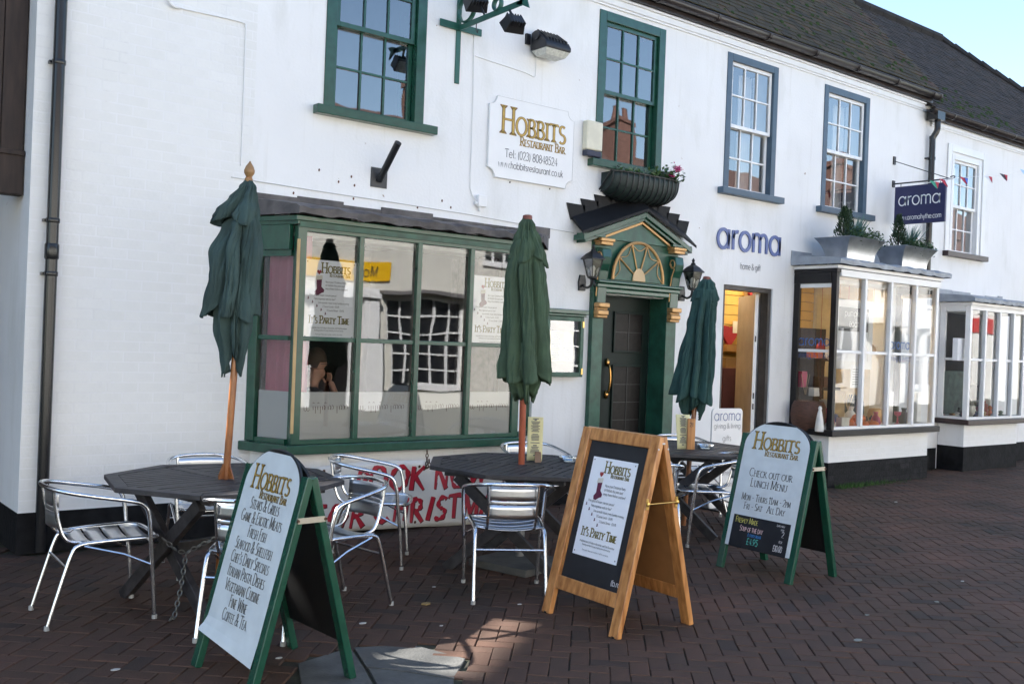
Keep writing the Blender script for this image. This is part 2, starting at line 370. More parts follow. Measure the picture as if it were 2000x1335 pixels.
def ribbon(mb, pts, put, wt, style, cond):
    m = len(pts); vv = []
    for i in range(m):
        a = pts[max(i-1, 0)]; b = pts[min(i+1, m-1)]
        if m > 3 and pts[0] == pts[-1] and i in (0, m-1): a, b = pts[-2], pts[1]
        dx, dy = b[0]-a[0], b[1]-a[1]; d = math.hypot(dx, dy) or 1; nx, ny = -dy/d, dx/d
        wi = wt
        if style == 'serif': wi = wt*(.62+.38*abs(dy/d))
        if style == 'brush': wi = wt*(.8+.35*math.sin(i*1.7+pts[0][0]*9))
        p = pts[i]; e = 0.
        if style != 'serif' and i in (0, m-1) and pts[0] != pts[-1]: e = wt*.12*(-1 if i == 0 else 1)
        q = (p[0]+dx/d*e, p[1]+dy/d*e)
        vv.append(put((q[0]+nx*wi/2, q[1]+ny*wi/2))); vv.append(put((q[0]-nx*wi/2, q[1]-ny*wi/2)))
    mb.add(vv, [(2*i+1, 2*i+3, 2*i+2, 2*i) for i in range(m-1)])
    if style == 'serif':
        for i, j in ((0, 1), (m-1, m-2)):
            p, q = pts[i], pts[j]; d = math.hypot(p[0]-q[0], p[1]-q[1]) or 1
            if abs(p[1]-q[1])/d > .8 and d > .12:
                hw = wt*1.15*min(1, cond+.15); t = wt*.30; sgn = -1 if p[1] < q[1] else 1
                mb.add([put((p[0]-hw, p[1]-t*sgn*.2)), put((p[0]+hw, p[1]-t*sgn*.2)), put((p[0]+wt*.55, p[1]-sgn*t*2.2)), put((p[0]-wt*.55, p[1]-sgn*t*2.2)),
                        put((p[0]+hw, p[1]+t*sgn*.5)), put((p[0]-hw, p[1]+t*sgn*.5))], [(0, 1, 2, 3), (5, 4, 1, 0)] if sgn > 0 else [(3, 2, 1, 0), (0, 1, 4, 5)])
def logo(parent, o, u, v, n, width, m1=None, m2=None, local=False):
    """the restaurant's name in two lines; o = top centre"""
    o, u, v, n = V(o), V(u), V(v), V(n); m1 = m1 or gilt; m2 = m2 or dkbrown
    tw = text_width('Hobbits', 'serif', 1.02, .02); s = width/tw
    a, b = MB(), MB()
    write(a, 'Hobbits', o-v*(s*1.14), u, v, s, 'serif', .17, .5, 1.02, .02, first=1.14)
    write(b, 'Hobbits', o-v*(s*1.14)+n*.0015, u, v, s, 'serif', .10, .5, 1.02, .02, first=1.14)
    s2 = width*.70/text_width('Restaurant Bar', 'serif', .95)
    write(a, 'Restaurant Bar', o-v*(s*1.14+s2*1.16)+u*width*.14, u, v, s2, 'serif', .17, .5, .95, 0)
    write(b, 'Restaurant Bar', o-v*(s*1.14+s2*1.16)+u*width*.14+n*.0015, u, v, s2, 'serif', .085, .5, .95, 0)
    obj('logo_outline', a, m2, parent, local=local); obj('logo_lettering', b, m1, parent, local=local)
    return s*1.14+s2*1.25
def line(parent, s, o, u, v, size, m, style='sans', wt=.09, align=.5, local=False, name='lettering', **k):
    mb = MB(); write(mb, s, o, u, v, size, style, wt, align, **k); return obj(name, mb, m, parent, local=local)
# ================================================================== SETTING
X3, Y3, Z3 = V((1, 0, 0)), V((0, 1, 0)), V((0, 0, 1)); NF = V((0, -1, 0))
soil = mat('joint_soil', (.040, .032, .023), .95, var=.3, scale=12, c2=(.050, .052, .026), bump=.4, bscale=60)
street = obj('street', MB().quad((-150, -150, -.014), (300, -150, -.014), (300, 150, -.014), (-150, 150, -.014)), soil, kind='structure')
paverm = mat('clay_paver', (.062, .042, .029), .80, spec=.3, c2=(.106, .059, .043), var=.25, scale=1.1, bump=.35, bscale=90,
             tint=[(0, (.60, .68, .74)), (.18, (.84, .87, .88)), (.45, (.94, .90, .86)), (1, (1.18, 1.06, .98))])
SLAB = [(2.08, -3.50), (2.26, -3.08), (2.60, -2.99), (2.90, -3.12), (3.00, -3.45), (2.78, -3.66), (2.60, -3.95), (2.20, -3.95)]
def inside(p, poly):
    c = False
    for i in range(len(poly)):
        (x1, y1), (x2, y2) = poly[i], poly[i-1]
        if (y1 > p[1]) != (y2 > p[1]) and p[0] < (x2-x1)*(p[1]-y1)/(y2-y1)+x1: c = not c
    return c
def paver_mesh(l, w_, t, mb, M4=None):
    a, b, c = l/2, w_/2, .004
    vs_ = [(-a+c, -b+c, 0), (a-c, -b+c, 0), (a-c, b-c, 0), (-a+c, b-c, 0), (-a, -b, -.005), (a, -b, -.005), (a, b, -.005), (-a, b, -.005), (-a, -b, -.02), (a, -b, -.02), (a, b, -.02), (-a, b, -.02)]
    if M4 is not None: vs_ = [M4 @ V(p) for p in vs_]
    return mb.add(vs_, [(0, 1, 2, 3)]+[(k+4, (k+1) % 4+4, (k+1) % 4, k) for k in range(4)]+[(k+8, (k+1) % 4+8, (k+1) % 4+4, k+4) for k in range(4)], t)
pav = []; u45 = V((math.cos(rad(-43)), math.sin(rad(-43)), 0)); v45 = V((-u45.y, u45.x, 0)); O = V((4.0, -3.0, 0))
for i in range(-150, 190):
    for j in range(-150, 190):
        # 2:1 herringbone on a .1 m grid: cell class (i - j) mod 4
        k = (i-j) % 4
        if k == 0: c, h = (i+1, j+.5), 1          # long side along u
        elif k == 3: c, h = (i+.5, j+1), 0        # long side along v
        else: continue
        p = O+u45*(c[0]*.1)+v45*(c[1]*.1)
        if not (-3 < p.x < 19 and -8.6 < p.y < .35): continue
        if p.y > -.02 and p.x > 1.6: continue
        if inside((p.x, p.y), SLAB): continue
        if not inframe((p.x, p.y, 0), 260): continue
        pav.append((p, h))
pav.sort(key=lambda q: (P(q[0])[2] if inframe(q[0], -5) else 99+P(q[0])[2]))
variants = [mesh('paver', paver_mesh(.1955, .0955, .02, MB(), None) if False else paver_mesh(.1968, .0968, (k+.5)/8, MB()), paverm) for k in range(8)]
rest = MB()
for n_, (p, h) in enumerate(pav):
    d = u45 if h else v45; ang = math.atan2(d.y, d.x)+R.gauss(0, .006)
    M4 = Matrix.Translation((p.x+R.gauss(0, .0012), p.y+R.gauss(0, .0012), R.uniform(-.003, .0005))) @ Matrix.Rotation(ang, 4, 'Z') @ Matrix.Rotation(R.gauss(0, .006), 4, 'X') @ Matrix.Rotation(R.gauss(0, .004), 4, 'Y')
    t = min(1, max(0, R.gauss(.6, .22))) if R.random() > .10 else R.uniform(0, .15)
    if n_ < 300:
        o = obj('paver', variants[min(7, int(t*8))], None, street); o.matrix_basis = M4
    else: paver_mesh(.1968, .0968, t, rest, M4)
obj('paving_bricks', rest, paverm, street, kind='stuff')
for pl_ in (SLAB[:3]+[(2.50, -3.30), (2.42, -3.52)], [(2.615, -3.0), SLAB[3], SLAB[4], SLAB[5], (2.62, -3.42), (2.515, -3.30)], [(2.435, -3.535), (2.515, -3.315), (2.61, -3.43), (2.77, -3.67), SLAB[6], SLAB[7], (2.10, -3.52)]):
    obj('stone_slab', MB().prism([(x, y, -.02) for x, y in pl_], (0, 0, .0185)), concrete, street, bev=.004)

# ------------------------------------------------------------------ walls with openings
def wall(mb, x0, x1, z0, z1, holes, y=0., th=.3):
    xs = sorted({x0, x1, *[h[0] for h in holes], *[h[1] for h in holes]}); zs = sorted({z0, z1, *[h[2] for h in holes], *[h[3] for h in holes]})
    def hole(i, j):
        cx, cz = (xs[i]+xs[i+1])/2, (zs[j]+zs[j+1])/2
        return any(h[0] < cx < h[1] and h[2] < cz < h[3] for h in holes)
    for i in range(len(xs)-1):
        for j in range(len(zs)-1):
            if hole(i, j): continue
            a, b, c, d = xs[i], xs[i+1], zs[j], zs[j+1]
            mb.quad((a, y, c), (b, y, c), (b, y, d), (a, y, d)); mb.quad((b, y+th, c), (a, y+th, c), (a, y+th, d), (b, y+th, d))
    for a, b, c, d in holes:
        mb.quad((a, y, c), (a, y, d), (a, y+th, d), (a, y+th, c)); mb.quad((b, y, d), (b, y, c), (b, y+th, c), (b, y+th, d))
        mb.quad((a, y, d), (b, y, d), (b, y+th, d), (a, y+th, d)); mb.quad((b, y, c), (a, y, c), (a, y+th, c), (b, y+th, c))
    return mb
def lining(bld, x0, x1, y0, y1, z0, z1, m, name='room_lining'):  # inside of a room: back, ends, floor, ceiling
    b = MB(); b.quad((x0, y1, z0), (x1, y1, z0), (x1, y1, z1), (x0, y1, z1)); b.quad((x0, y0, z0), (x0, y1, z0), (x0, y1, z1), (x0, y0, z1))
    b.quad((x1, y1, z0), (x1, y0, z0), (x1, y0, z1), (x1, y1, z1)); b.quad((x0, y0, z0), (x1, y0, z0), (x1, y1, z0), (x0, y1, z0)); b.quad((x0, y1, z1), (x1, y1, z1), (x1, y0, z1), (x0, y0, z1))
    return obj(name, b, m, bld)
XL, XM, XR = 1.66, 13.42, 25.
inn = thing('terrace_building', 'long white painted building with green framed restaurant front and gift shop', 'building', (7.5, 3, 0))
cot = thing('cottage_shop', 'white cottage with low shop bay, beyond the black downpipe at far right', 'building', (19, 3, 0))
WIN = [(3.87, 4.855, 3.49, 5.03), (6.945, 7.925, 3.49, 5.03), (8.965, 9.905, 3.46, 5.02), (10.86, 11.875, 3.46, 5.01)]
holesM = [(a+.03, b-.03, c, d-.03) for a, b, c, d in WIN]+[(3.42, 6.05, .78, 2.40), (7.09, 8.07, 0., 2.13), (9.05, 9.96, 0., 2.36), (10.5, 12.62, .72, 2.52)]
mw = wall(MB(), XL, XM, 0, 5.34, holesM)
mw.quad((XL, 7, 0), (XL, 0, 0), (XL, 0, 5.34), (XL, 7, 5.34)); mw.poly([(XL, 7, 5.34), (XL, 0, 5.34), (XL, 3.4, 9.3)])
mw.quad((XM, 7, 0), (XL, 7, 0), (XL, 7, 5.34), (XM, 7, 5.34)); mw.poly([(XM, 0, 5.34), (XM, 7, 5.34), (XM, 3.4, 9.3)]); mw.quad((XM, .3, 0), (XM, 7, 0), (XM, 7, 5.34), (XM, .3, 5.34))
mwall = obj('wall', mw, white_wall, inn)
W5 = (14.06, 14.93, 3.17, 4.60)
cw = wall(MB(), XM+.003, XR, 0, 5.12, [(W5[0]+.03, W5[1]-.03, W5[2], W5[3]-.03), (14.0, 15.5, .76, 2.3)], y=.004)
cw.quad((XR, 0, 0), (XR, 7, 0), (XR, 7, 5.12), (XR, 0, 5.12)); cw.quad((XR, 7, 0), (XM, 7, 0), (XM, 7, 5.12), (XR, 7, 5.12))
cwall = obj('wall', cw, white_wall, cot)
# plinths
obj('plinth', MB().box(XL-.006, -.012, 0, 3.30, .0, .285).box(XL-.006, -.0, 0, XL-.0, 6, .285), black_paint, inn)
obj('plinth', B(6.22, -.012, 0, 6.94, 0, .20), black_paint, inn); obj('plinth', B(8.22, -.012, 0, 9.02, 0, .2), black_paint, inn)
obj('plinth', B(12.78, -.012, 0, 13.9, 0, .3), black_paint, cot); obj('plinth', B(15.7, -.012, 0, XR, 0, .3), black_paint, cot)
# moulded cornice under the gutter
cor = MB()
for za, zb, pr in ((5.075, 5.10, .018), (5.10, 5.165, .030), (5.165, 5.19, .05)): cor.box(XL-.02, -pr, za, XM-.001, 0, zb)
obj('cornice', cor, whitep, inn, bev=.006)
cor = MB()
for za, zb, pr in ((4.90, 4.925, .018), (4.925, 4.98, .03)): cor.box(XM+.01, -pr, za, XR, 0, zb)
obj('cornice', cor, whitep, cot, bev=.006)
# painted brickwork that shows through: left end wall, and the base under the gift shop bay
bricks = []
def brickwork(x0, x1, z0, z1, y, parent, m, cond=None, tone=(.2, 1)):
    k = 0; z = z0
    while z+.064 <= z1+.001:
        x = x0-(.1125 if k % 2 else 0)
        while x < x1-.02:
            a, b = max(x, x0), min(x+.215, x1)
            if b-a > .03: bricks.append((parent, m, a, b, z, z+.0645, y, R.uniform(*tone)))
            x += .225
        z += .075; k += 1
brickwork(XL+.004, 3.27, .30, 4.2, 0, mwall, white_brick)
def flush_bricks():
    br = sorted(bricks, key=lambda q: -((q[3]-q[2])*(q[5]-q[4])/P(((q[2]+q[3])/2, q[6], (q[4]+q[5])/2))[2]**2) if inframe(((q[2]+q[3])/2, q[6], (q[4]+q[5])/2), -2) else 1)
    cache = {}; rest = {}; cnt = {}
    for q in br:
        pa, m, a, b, z0, z1, y, t = q; pr = R.uniform(.0002, .0007); key = (round(b-a, 3), int(t*4), m.name)
        cnt[pa] = cnt.get(pa, 0)+1
        if cnt[pa] <= (250 if pa == mwall else 40):
            if key not in cache:
                l, h, c = (b-a)/2, (z1-z0)/2, .0025
                f = [(-l, 0, -h), (l, 0, -h), (l, 0, h), (-l, 0, h), (-l+c, -1, -h+c), (l-c, -1, -h+c), (l-c, -1, h-c), (-l+c, -1, h-c)]
                cache[key] = mesh('brick', MB().add(f, [(4, 5, 6, 7), (0, 1, 5, 4), (1, 2, 6, 5), (2, 3, 7, 6), (3, 0, 4, 7)], key[1]/4), m)
            o = obj('brick', cache[key], None, pa); o.matrix_basis = Matrix.Translation(((a+b)/2, y, (z0+z1)/2)) @ Matrix.Diagonal((1, pr, 1, 1))
        else:
            c = .004
            rest.setdefault((pa, m), MB()).add([(a, y, z0), (b, y, z0), (b, y, z1), (a, y, z1), (a+c, y-pr, z0+c), (b-c, y-pr, z0+c), (b-c, y-pr, z1-c), (a+c, y-pr, z1-c)],
                [(4, 5, 6, 7), (0, 1, 5, 4), (1, 2, 6, 5), (2, 3, 7, 6), (3, 0, 4, 7)], t)
    for (pa, m), mb in rest.items(): obj('brickwork', mb, m, pa, kind='stuff')

# ------------------------------------------------------------------ roofs with tiles
tilem = mat('mossy_clay_tile', (.085, .046, .032), .9, var=.35, scale=3.5, bump=.6, bscale=60, c2=(.056, .056, .024),
            tint=[(0, (.45, .45, .50)), (.5, (.9, .85, .8)), (1, (1.35, 1.05, .9))])
tiled = mat('dark_clay_tile', (.028, .021, .020), .9, var=.35, scale=5, bump=.6, bscale=60, c2=(.046, .038, .030),
            tint=[(0, (.55, .55, .6)), (1, (1.3, 1.1, 1.))])
def roof(bld, x0, x1, ye, ze, yr, zr, m, vis, hip=0.):
    base = MB(); s = V((0, yr-ye, zr-ze)); ln = s.length; s.normalize(); nrm = V((0, -s.z, s.y))
    yb = 2*yr+.2
    if hip: base.add([(x0, ye, ze), (x1, ye, ze), (x1-hip, yr, zr), (x0, yr, zr), (x0, yb, ze), (x1, yb, ze)], [(0, 1, 2, 3), (3, 2, 5, 4), (1, 5, 2), (0, 3, 4)])
    else: base.add([(x0, ye, ze), (x1, ye, ze), (x1, yr, zr), (x0, yr, zr), (x0, yb, ze), (x1, yb, ze)], [(0, 1, 2, 3), (3, 2, 5, 4), (0, 3, 4), (1, 5, 2)])
    rf = obj('roof', base, m, bld)
    T = []; gx, gs = .165, .105; r = 0
    while (r+1)*gs < ln:
        x = vis[0]+(gx/2 if r % 2 else 0)
        while x < vis[1]:
            lim = x1-hip*((r+.5)*gs/ln) if hip else x1
            if x+gx/2 < lim and x > x0-.01:
                p = V((x+gx/2, ye, ze))+s*((r+.5)*gs)
                if inframe(p, 25): T.append(p)
            x += gx
        r += 1
    T.sort(key=lambda p: (p-CAM).length); cache = {}; rest_ = MB()
    def tl(t, mb, M4=None):
        a, l, h = gx/2-.002, .075, .013
        vs_ = [V((-a, -l, 0)), V((a, -l, 0)), V((a, l, -.006)), V((-a, l, -.006)), V((-a, -l, h)), V((a, -l, h)), V((a, l, h-.010)), V((-a, l, h-.010))]
        if M4 is not None: vs_ = [M4 @ q for q in vs_]
        return mb.add(vs_, [(4, 5, 6, 7), (0, 1, 5, 4), (1, 2, 6, 5), (3, 0, 4, 7)], t)
    Rm = Matrix((( 1, 0, 0), (0, s.y, nrm.y), (0, s.z, nrm.z))).to_4x4()
    for k, p in enumerate(T):
        t = min(1, max(0, R.gauss(.5, .25)))
        M4 = Matrix.Translation(p+nrm*(.008+R.uniform(0, .006))) @ Rm @ Matrix.Rotation(R.gauss(0, .02), 4, 'X') @ Matrix.Rotation(R.gauss(0, .012), 4, 'Z')
        if k < 300:
            key = int(t*6)
            if key not in cache: cache[key] = mesh('roof_tile', tl(key/6, MB()), m)
            o = obj('roof_tile', cache[key], None, rf); o.matrix_basis = M4
        else: tl(t, rest_, M4)
    if rest_.v: obj('roof_tiles', rest_, m, rf, kind='stuff')
    rt = MB(); x = x0                                           # ridge tiles
    while x < x1-hip:
        rt.tube([(x, yr, zr+.02), (min(x+.44, x1-hip), yr, zr+.02)], .11, 8); x += .45
    if hip:
        a, b = V((x1-hip, yr, zr)), V((x1, ye, ze)); n_ = int((b-a).length/.3)
        for i in range(n_): rt.tube([a+(b-a)*(i/n_)+V((0, 0, .03)), a+(b-a)*((i+1.05)/n_)], .09, 6)
    obj('ridge_tiles', rt, m, rf, smooth=True)
    return rf
rm = roof(inn, XL-.08, XM+.06, -.10, 5.37, 3.4, 9.25, tilem, (7.0, XM+.05))
rc = roof(cot, XM-.2, 22.3, -.10, 5.14, 3.0, 7.98, tiled, (XM-.2, 22.3), hip=3.3)
ms = MB()                                                       # moss cushions along the eaves and courses
for k in range(300):
    a = R.random()
    if a < .6: x, t = R.uniform(7.4, XM), abs(R.gauss(0, 1.0)); p = V((x, -.10, 5.37))+V((0, 3.5, 3.88)).normalized()*t
    else: x, t = R.uniform(XM, 16), abs(R.gauss(0, .5)); p = V((x, -.10, 5.14))+V((0, 3.1, 2.84)).normalized()*t
    r_ = R.uniform(.012, .04); ms.lathe([(r_, 0), (r_*.8, r_*.5), (r_*.3, r_*.8)], p+V((0, -.01, .012)), 5, V((0, -.74, .67)))
obj('moss', ms, moss, rm, kind='stuff')
def gutter(bld, x0, x1, y, z, r=.062):
    g = MB(); n_ = 10
    g.grid(lambda a, b: V((x0+(x1-x0)*a, y-math.cos(math.pi*b)*r, z-math.sin(math.pi*b)*r)), 1, n_)
    g.tube([(x0, y-r, z), (x1, y-r, z)], .007, 6)
    gt = obj('gutter', g, gutterm, bld, smooth=True, solid=.006)
    x = x0+.55
    while x < x1:
        k = MB().grid(lambda a, b: V((x+.04*a, y-math.cos(math.pi*b)*(r+.007), z-math.sin(math.pi*b)*(r+.007))), 1, n_)
        obj('bracket', k, gutterm, gt, solid=.008); x += .92
    k = MB().grid(lambda a, b: V((x1-.03+.04*a, y-math.cos(math.pi*b)*(r+.004), z-math.sin(math.pi*b)*(r+.004))), 1, n_)
    obj('end_cap', k.poly([(x1, y-math.cos(math.pi*b/10)*r, z-math.sin(math.pi*b/10)*r) for b in range(11)]), gutterm, gt, solid=.008)
gutter(inn, XL-.1, 13.36, -.14, 5.30)
gutter(cot, 13.18, XR, -.14, 5.09)
obj('eaves_board', B(XL-.06, -.075, 5.195, 13.34, -.052, 5.36), gutterm, inn); obj('eaves_board', B(13.36, -.075, 4.985, XR, -.052, 5.15), gutterm, cot)
# downpipes
dp = MB().tube([(1.80, -.062, 5.25), (1.80, -.062, .02)], .040, 14)
d1 = obj('downpipe', dp, plastic_black, inn, smooth=True)
for z in (3.42, 2.32, 1.95): obj('pipe_clip', MB().lathe([(.044, -.016), (.046, -.012), (.046, .012), (.044, .016)], (1.80, -.062, z), 14).box(1.742, -.045, z-.010, 1.81, 0, z+.010), plastic_black, d1, smooth=True)
for z in (2.10,): obj('pipe_socket', MB().lathe([(.043, -.05), (.048, -.04), (.048, .05), (.044, .06)], (1.80, -.062, z), 14), plastic_black, d1, smooth=True)
dp = MB().box(13.26, -.20, 4.95, 13.46, -.03, 5.10).tube(curve([(13.40, -.12, 4.96), (13.40, -.12, 4.82), (13.375, -.07, 4.70), (13.375, -.07, 4.55), (13.375, -.07, 2.6)], 5), .042, 10)
d2 = obj('downpipe', dp, plastic_black, cot, smooth=True)
for z in (4.42, 3.1): obj('pipe_clip', MB().lathe([(.05, -.02), (.05, .02)], (13.375, -.07, z), 10).box(13.30, -.05, z-.01, 13.38, 0, z+.01), plastic_black, d2)

# ------------------------------------------------------------------ sash windows
def frame4(mb, x0, x1, z0, z1, w_, y0, y1, bot=True, wb=None):
    mb.box(x0, y0, z0, x0+w_, y1, z1); mb.box(x1-w_, y0, z0, x1, y1, z1); mb.box(x0+w_, y0, z1-w_, x1-w_, y1, z1)
    if bot: mb.box(x0+w_, y0, z0, x1-w_, y1, z0+(wb or w_))
    return mb
def sash(bld, x0, x1, z0, z1, mf, ms_, msill, fw=.095, tone='', blind=0., sill_over=.09):
    p = obj('sash_window', frame4(MB(), x0, x1, z0, z1, fw, -.012, .09, bot=False), mf, bld, bev=.004)
    ix0, ix1, iz0, iz1 = x0+fw, x1-fw, z0, z1-fw; zm = (iz0+iz1)/2
    def half(name, a, b, y):
        s = MB(); st = .042; frame4(s, ix0+.004, ix1-.004, a, b, st, y, y+.035)
        gx0, gx1, ga, gb = ix0+.004+st, ix1-.004-st, a+st, b-st; bw = .02
        xs = [gx0+(gx1-gx0)*k/3 for k in range(4)]; zs = [ga, (ga+gb)/2, gb]
        for k in (1, 2): s.box(xs[k]-bw/2, y+.002, ga, xs[k]+bw/2, y+.03, gb)
        s.box(gx0, y+.004, zs[1]-bw/2, gx1, y+.031, zs[1]+bw/2)
        obj(name, s, ms_, p, bev=.003)
        for i in range(3):
            for j in range(2):
                a_, b_ = R.gauss(0, .0022), R.gauss(0, .0022); cx, cz = (xs[i]+xs[i+1])/2, (zs[j]+zs[j+1])/2; hx, hz = (xs[i+1]-xs[i])/2, (zs[j+1]-zs[j])/2; yy = y+.018
                obj('pane', MB().add([(cx+sx*hx, yy+sx*a_*hx+sz*b_*hz, cz+sz*hz) for sx, sz in ((-1, -1), (1, -1), (1, 1), (-1, 1))], [(0, 1, 2, 3)]), glassm, p)
    half('upper_sash', zm-.02, iz1, .02); half('lower_sash', iz0, zm+.02, .058)
    obj('sill', B(x0-sill_over, -.085, z0-.075, x1+sill_over+.02, .05, z0), msill, p, bev=.006)
    obj('inner_lining', MB().box(ix0-.02, .10, iz0-.05, ix0, .30, iz1).box(ix1, .10, iz0-.05, ix1+.02, .30, iz1), ms_, p)
    if blind:
        c = MB(); c.grid(lambda a, b: V((ix1-blind+blind*a+.0, .34+.02*math.sin(a*30), iz0+(iz1-iz0)*b)), 24, 2); obj('curtain', c, whitep, p, smooth=True)
    return p
sash(inn, *WIN[0], green, green, green); sash(inn, *WIN[1], green, green, green)
sash(inn, *WIN[2], slate_paint, whitep, slate_paint, fw=.085, blind=.22); sash(inn, *WIN[3], slate_paint, whitep, slate_paint, fw=.085, blind=.22)
sash(cot, *W5, whitep, whitep, brownp, fw=.07, blind=.3, sill_over=.16)
obj('window_surround', frame4(MB(), W5[0]-.13, W5[1]+.16, W5[2], W5[3]+.14, .11, -.018, .0, bot=False), whitep, cot, bev=.008)
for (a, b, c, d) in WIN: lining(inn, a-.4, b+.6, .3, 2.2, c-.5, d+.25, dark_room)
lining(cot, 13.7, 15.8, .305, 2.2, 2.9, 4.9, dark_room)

# ------------------------------------------------------------------ shop bays
def bay(bld, x0, x1, yf, zs, zt, zh, mull, mfr, mside, msill, mfas, mlead, zf, zr, pw=.075, mwid=.045, zside=None, side_m=None, base_z=None, base_m=None, gm=None, lead_l=.09, lead_r=.12, sidebar=None, md=.05, cl=0., cr=0.):
    """shop bay on the wall y = 0: front from x0 to x1 at yf, sides splayed by cl / cr where they meet the wall"""
    zside = zside or zh; gm = gm or glassb; sb_ = sidebar or mfr
    p = obj('bay_window', MB().box(x0+.004, yf, zh, x1-.004, yf+.07, zh+.05), mfr, bld, bev=.004)
    obj('bottom_rail', B(x0+.004, yf, zs-.001, x1-.004, yf+.07, zs+.035), mfr, p, bev=.004)
    def ring(off, z0, z1, ins):                                  # U-shaped band following front and sides
        o_ = [(x0-cl-off, -.002), (x0-off, yf-off), (x1+off, yf-off), (x1+cr+off, -.002)]
        i_ = [(x1+cr-ins, -.002), (x1-ins, yf+ins), (x0+ins, yf+ins), (x0-cl+ins, -.002)]
        return MB().prism([(a, b, z0) for a, b in o_+i_], (0, 0, z1-z0))
    def side(s, t0, t1, z0, z1, th, out=0.):                     # bar in a side, between fractions t0..t1 from wall to corner
        a = V((x0-cl, 0, 0)) if s < 0 else V((x1+cr, 0, 0)); b = V((x0, yf, 0)) if s < 0 else V((x1, yf, 0)); d = b-a; nn = V((-d.y, d.x, 0)).normalized()*(-1 if s < 0 else 1)
        nn = nn if nn.x*s > 0 else -nn
        c = a+d*((t0+t1)/2)+nn*(out-th/2); return MB().obox(c+V((0, 0, (z0+z1)/2)), d*(t1-t0)/2, nn*th/2, V((0, 0, (z1-z0)/2)))
    dl_ = abs(yf)
    obj('fascia', ring(.012, zh+.05, zf, .05), mfas, p, bev=.004)
    for s in (-1, 1): obj('side_fascia', side(s, .01, 1-.075/dl_, zside+.03, zh+.049, .05, .010), mfas, p, bev=.003)
    obj('fascia_moulding', ring(.032, zf-.045, zf-.004, .0), mfr, p, bev=.006)
    obj('sill', ring(.055, zs-.075, zs-.002, .07), msill, p, bev=.008)
    for a, m_ in ((x0, side_m or mfr), (x1-pw, mfr)): obj('corner_post', B(a, yf-.002, zs, a+pw, yf+.072, zh+.049), m_, p, bev=.004)
    for s in (-1, 1): obj('wall_post', side(s, .005, .085/dl_, zs, zside+.029, pw*.8, .003), side_m or mfr, p, bev=.004)
    for a in mull: obj('mullion', B(a-mwid/2, yf-md*.35, zs+.03, a+mwid/2, yf+md*.65, zh+.004), mfr, p, bev=.006)
    obj('transom', MB().box(x0+pw, yf+.004, zt-.018, x1-pw, yf+.05, zt+.018), mfr, p, bev=.004)
    t0, t1 = .085/dl_, 1-.07/dl_
    for s in (-1, 1):
        obj('side_transom', side(s, t0, t1, zt-.018, zt+.018, .038, -.012), sb_, p, bev=.004)
        for q0, q1 in ((zside-.02, zside+.029), (zs-.001, zs+.035)): obj('side_rail', side(s, t0, t1, q0, q1, .038, -.012), sb_, p)
    xs = [x0+pw]+list(mull)+[x1-pw]
    def pane(pts, nrm):
        a_, b_ = R.gauss(0, .0018), R.gauss(0, .0018); c = sum((V(q) for q in pts), V())/4; n_ = V(nrm)
        q = [V(t)+n_*(a_*(V(t)-c).dot(n_.cross(Z3))+b_*(V(t)-c).dot(Z3)) for t in pts]
        obj('pane', MB().add(q, [(0, 1, 2, 3)]), gm, p)
    for i in range(len(xs)-1):
        for a, b in ((zs+.03, zt), (zt, zh)):
            pane([(xs[i], yf+.025, a), (xs[i+1], yf+.025, a), (xs[i+1], yf+.025, b), (xs[i], yf+.025, b)], (0, -1, 0))
    for s, xa, c_ in ((-1, x0+.03, -cl), (1, x1-.03, cr)):
        for a, b in ((zs+.03, zt), (zt, zside)):
            f_ = lambda t: (xa+c_*(1-t), yf*t)
            A_, B_ = f_(t0*.9), f_(t1*1.02); pane([(*A_, a), (*B_, a), (*B_, b), (*A_, b)], V((s*abs(yf), -abs(c_), 0)).normalized())
    # lead flat: rolled front edge, slope back to the wall
    SEC = [(yf-.10, zf+.002), (yf-.105, zf+.055), (yf-.06, zf+.075), (yf*.5, (zf+zr)/2+.045), (-.004, zr), (-.004, zf+.002)]
    xl_ = lambda y: x0-lead_l-cl*(1-min(1, y/yf)); xr_ = lambda y: x1+lead_r+cr*(1-min(1, y/yf))
    def pt(a, b):
        i = a*5; k = min(4, int(i)); f = i-k; y = SEC[k][0]*(1-f)+SEC[k+1][0]*f; z = SEC[k][1]*(1-f)+SEC[k+1][1]*f
        c = V((xl_(y)+(xr_(y)-xl_(y))*b, y, z))
        if 0 < b < 1: c += V((0, .006*math.sin(b*31+a*5)+.004*math.sin(b*83), .007*math.sin(b*47+a*9)+.004*math.sin(b*101+a*3)))
        return c
    ld = MB().grid(pt, 15, 60)
    ld.poly([(xl_(y), y, z) for y, z in SEC]); ld.poly([(xr_(y), y, z) for y, z in SEC][::-1])
    lo = obj('lead_roof', ld, mlead, p, smooth=True)
    x = x0-cl-lead_l; xe = x1+cr+lead_r
    while x < xe-.05:
        h = R.uniform(.03, .075); e = min(x+R.uniform(.35, .6), xe); obj('flashing', B(x, -.014-R.uniform(0, .006), zr-.03, e, -.002, zr+h), mlead, lo, bev=.004); x = e-.01
    # window board and lining inside the bay
    tr_ = lambda q, z, h: MB().prism([(x0-cl+q, .31, z), (x0-cl+q, -.01, z), (x0+q, yf+.075, z), (x1-q, yf+.075, z), (x1+cr-q, -.01, z), (x1+cr-q, .31, z)], (0, 0, h))
    obj('window_board', tr_(.072, zs-.07, .066), whitep if mfr == whitep else green_pale, p)
    obj('soffit_lining', tr_(.055, zh+.03, .03), whitep, p)
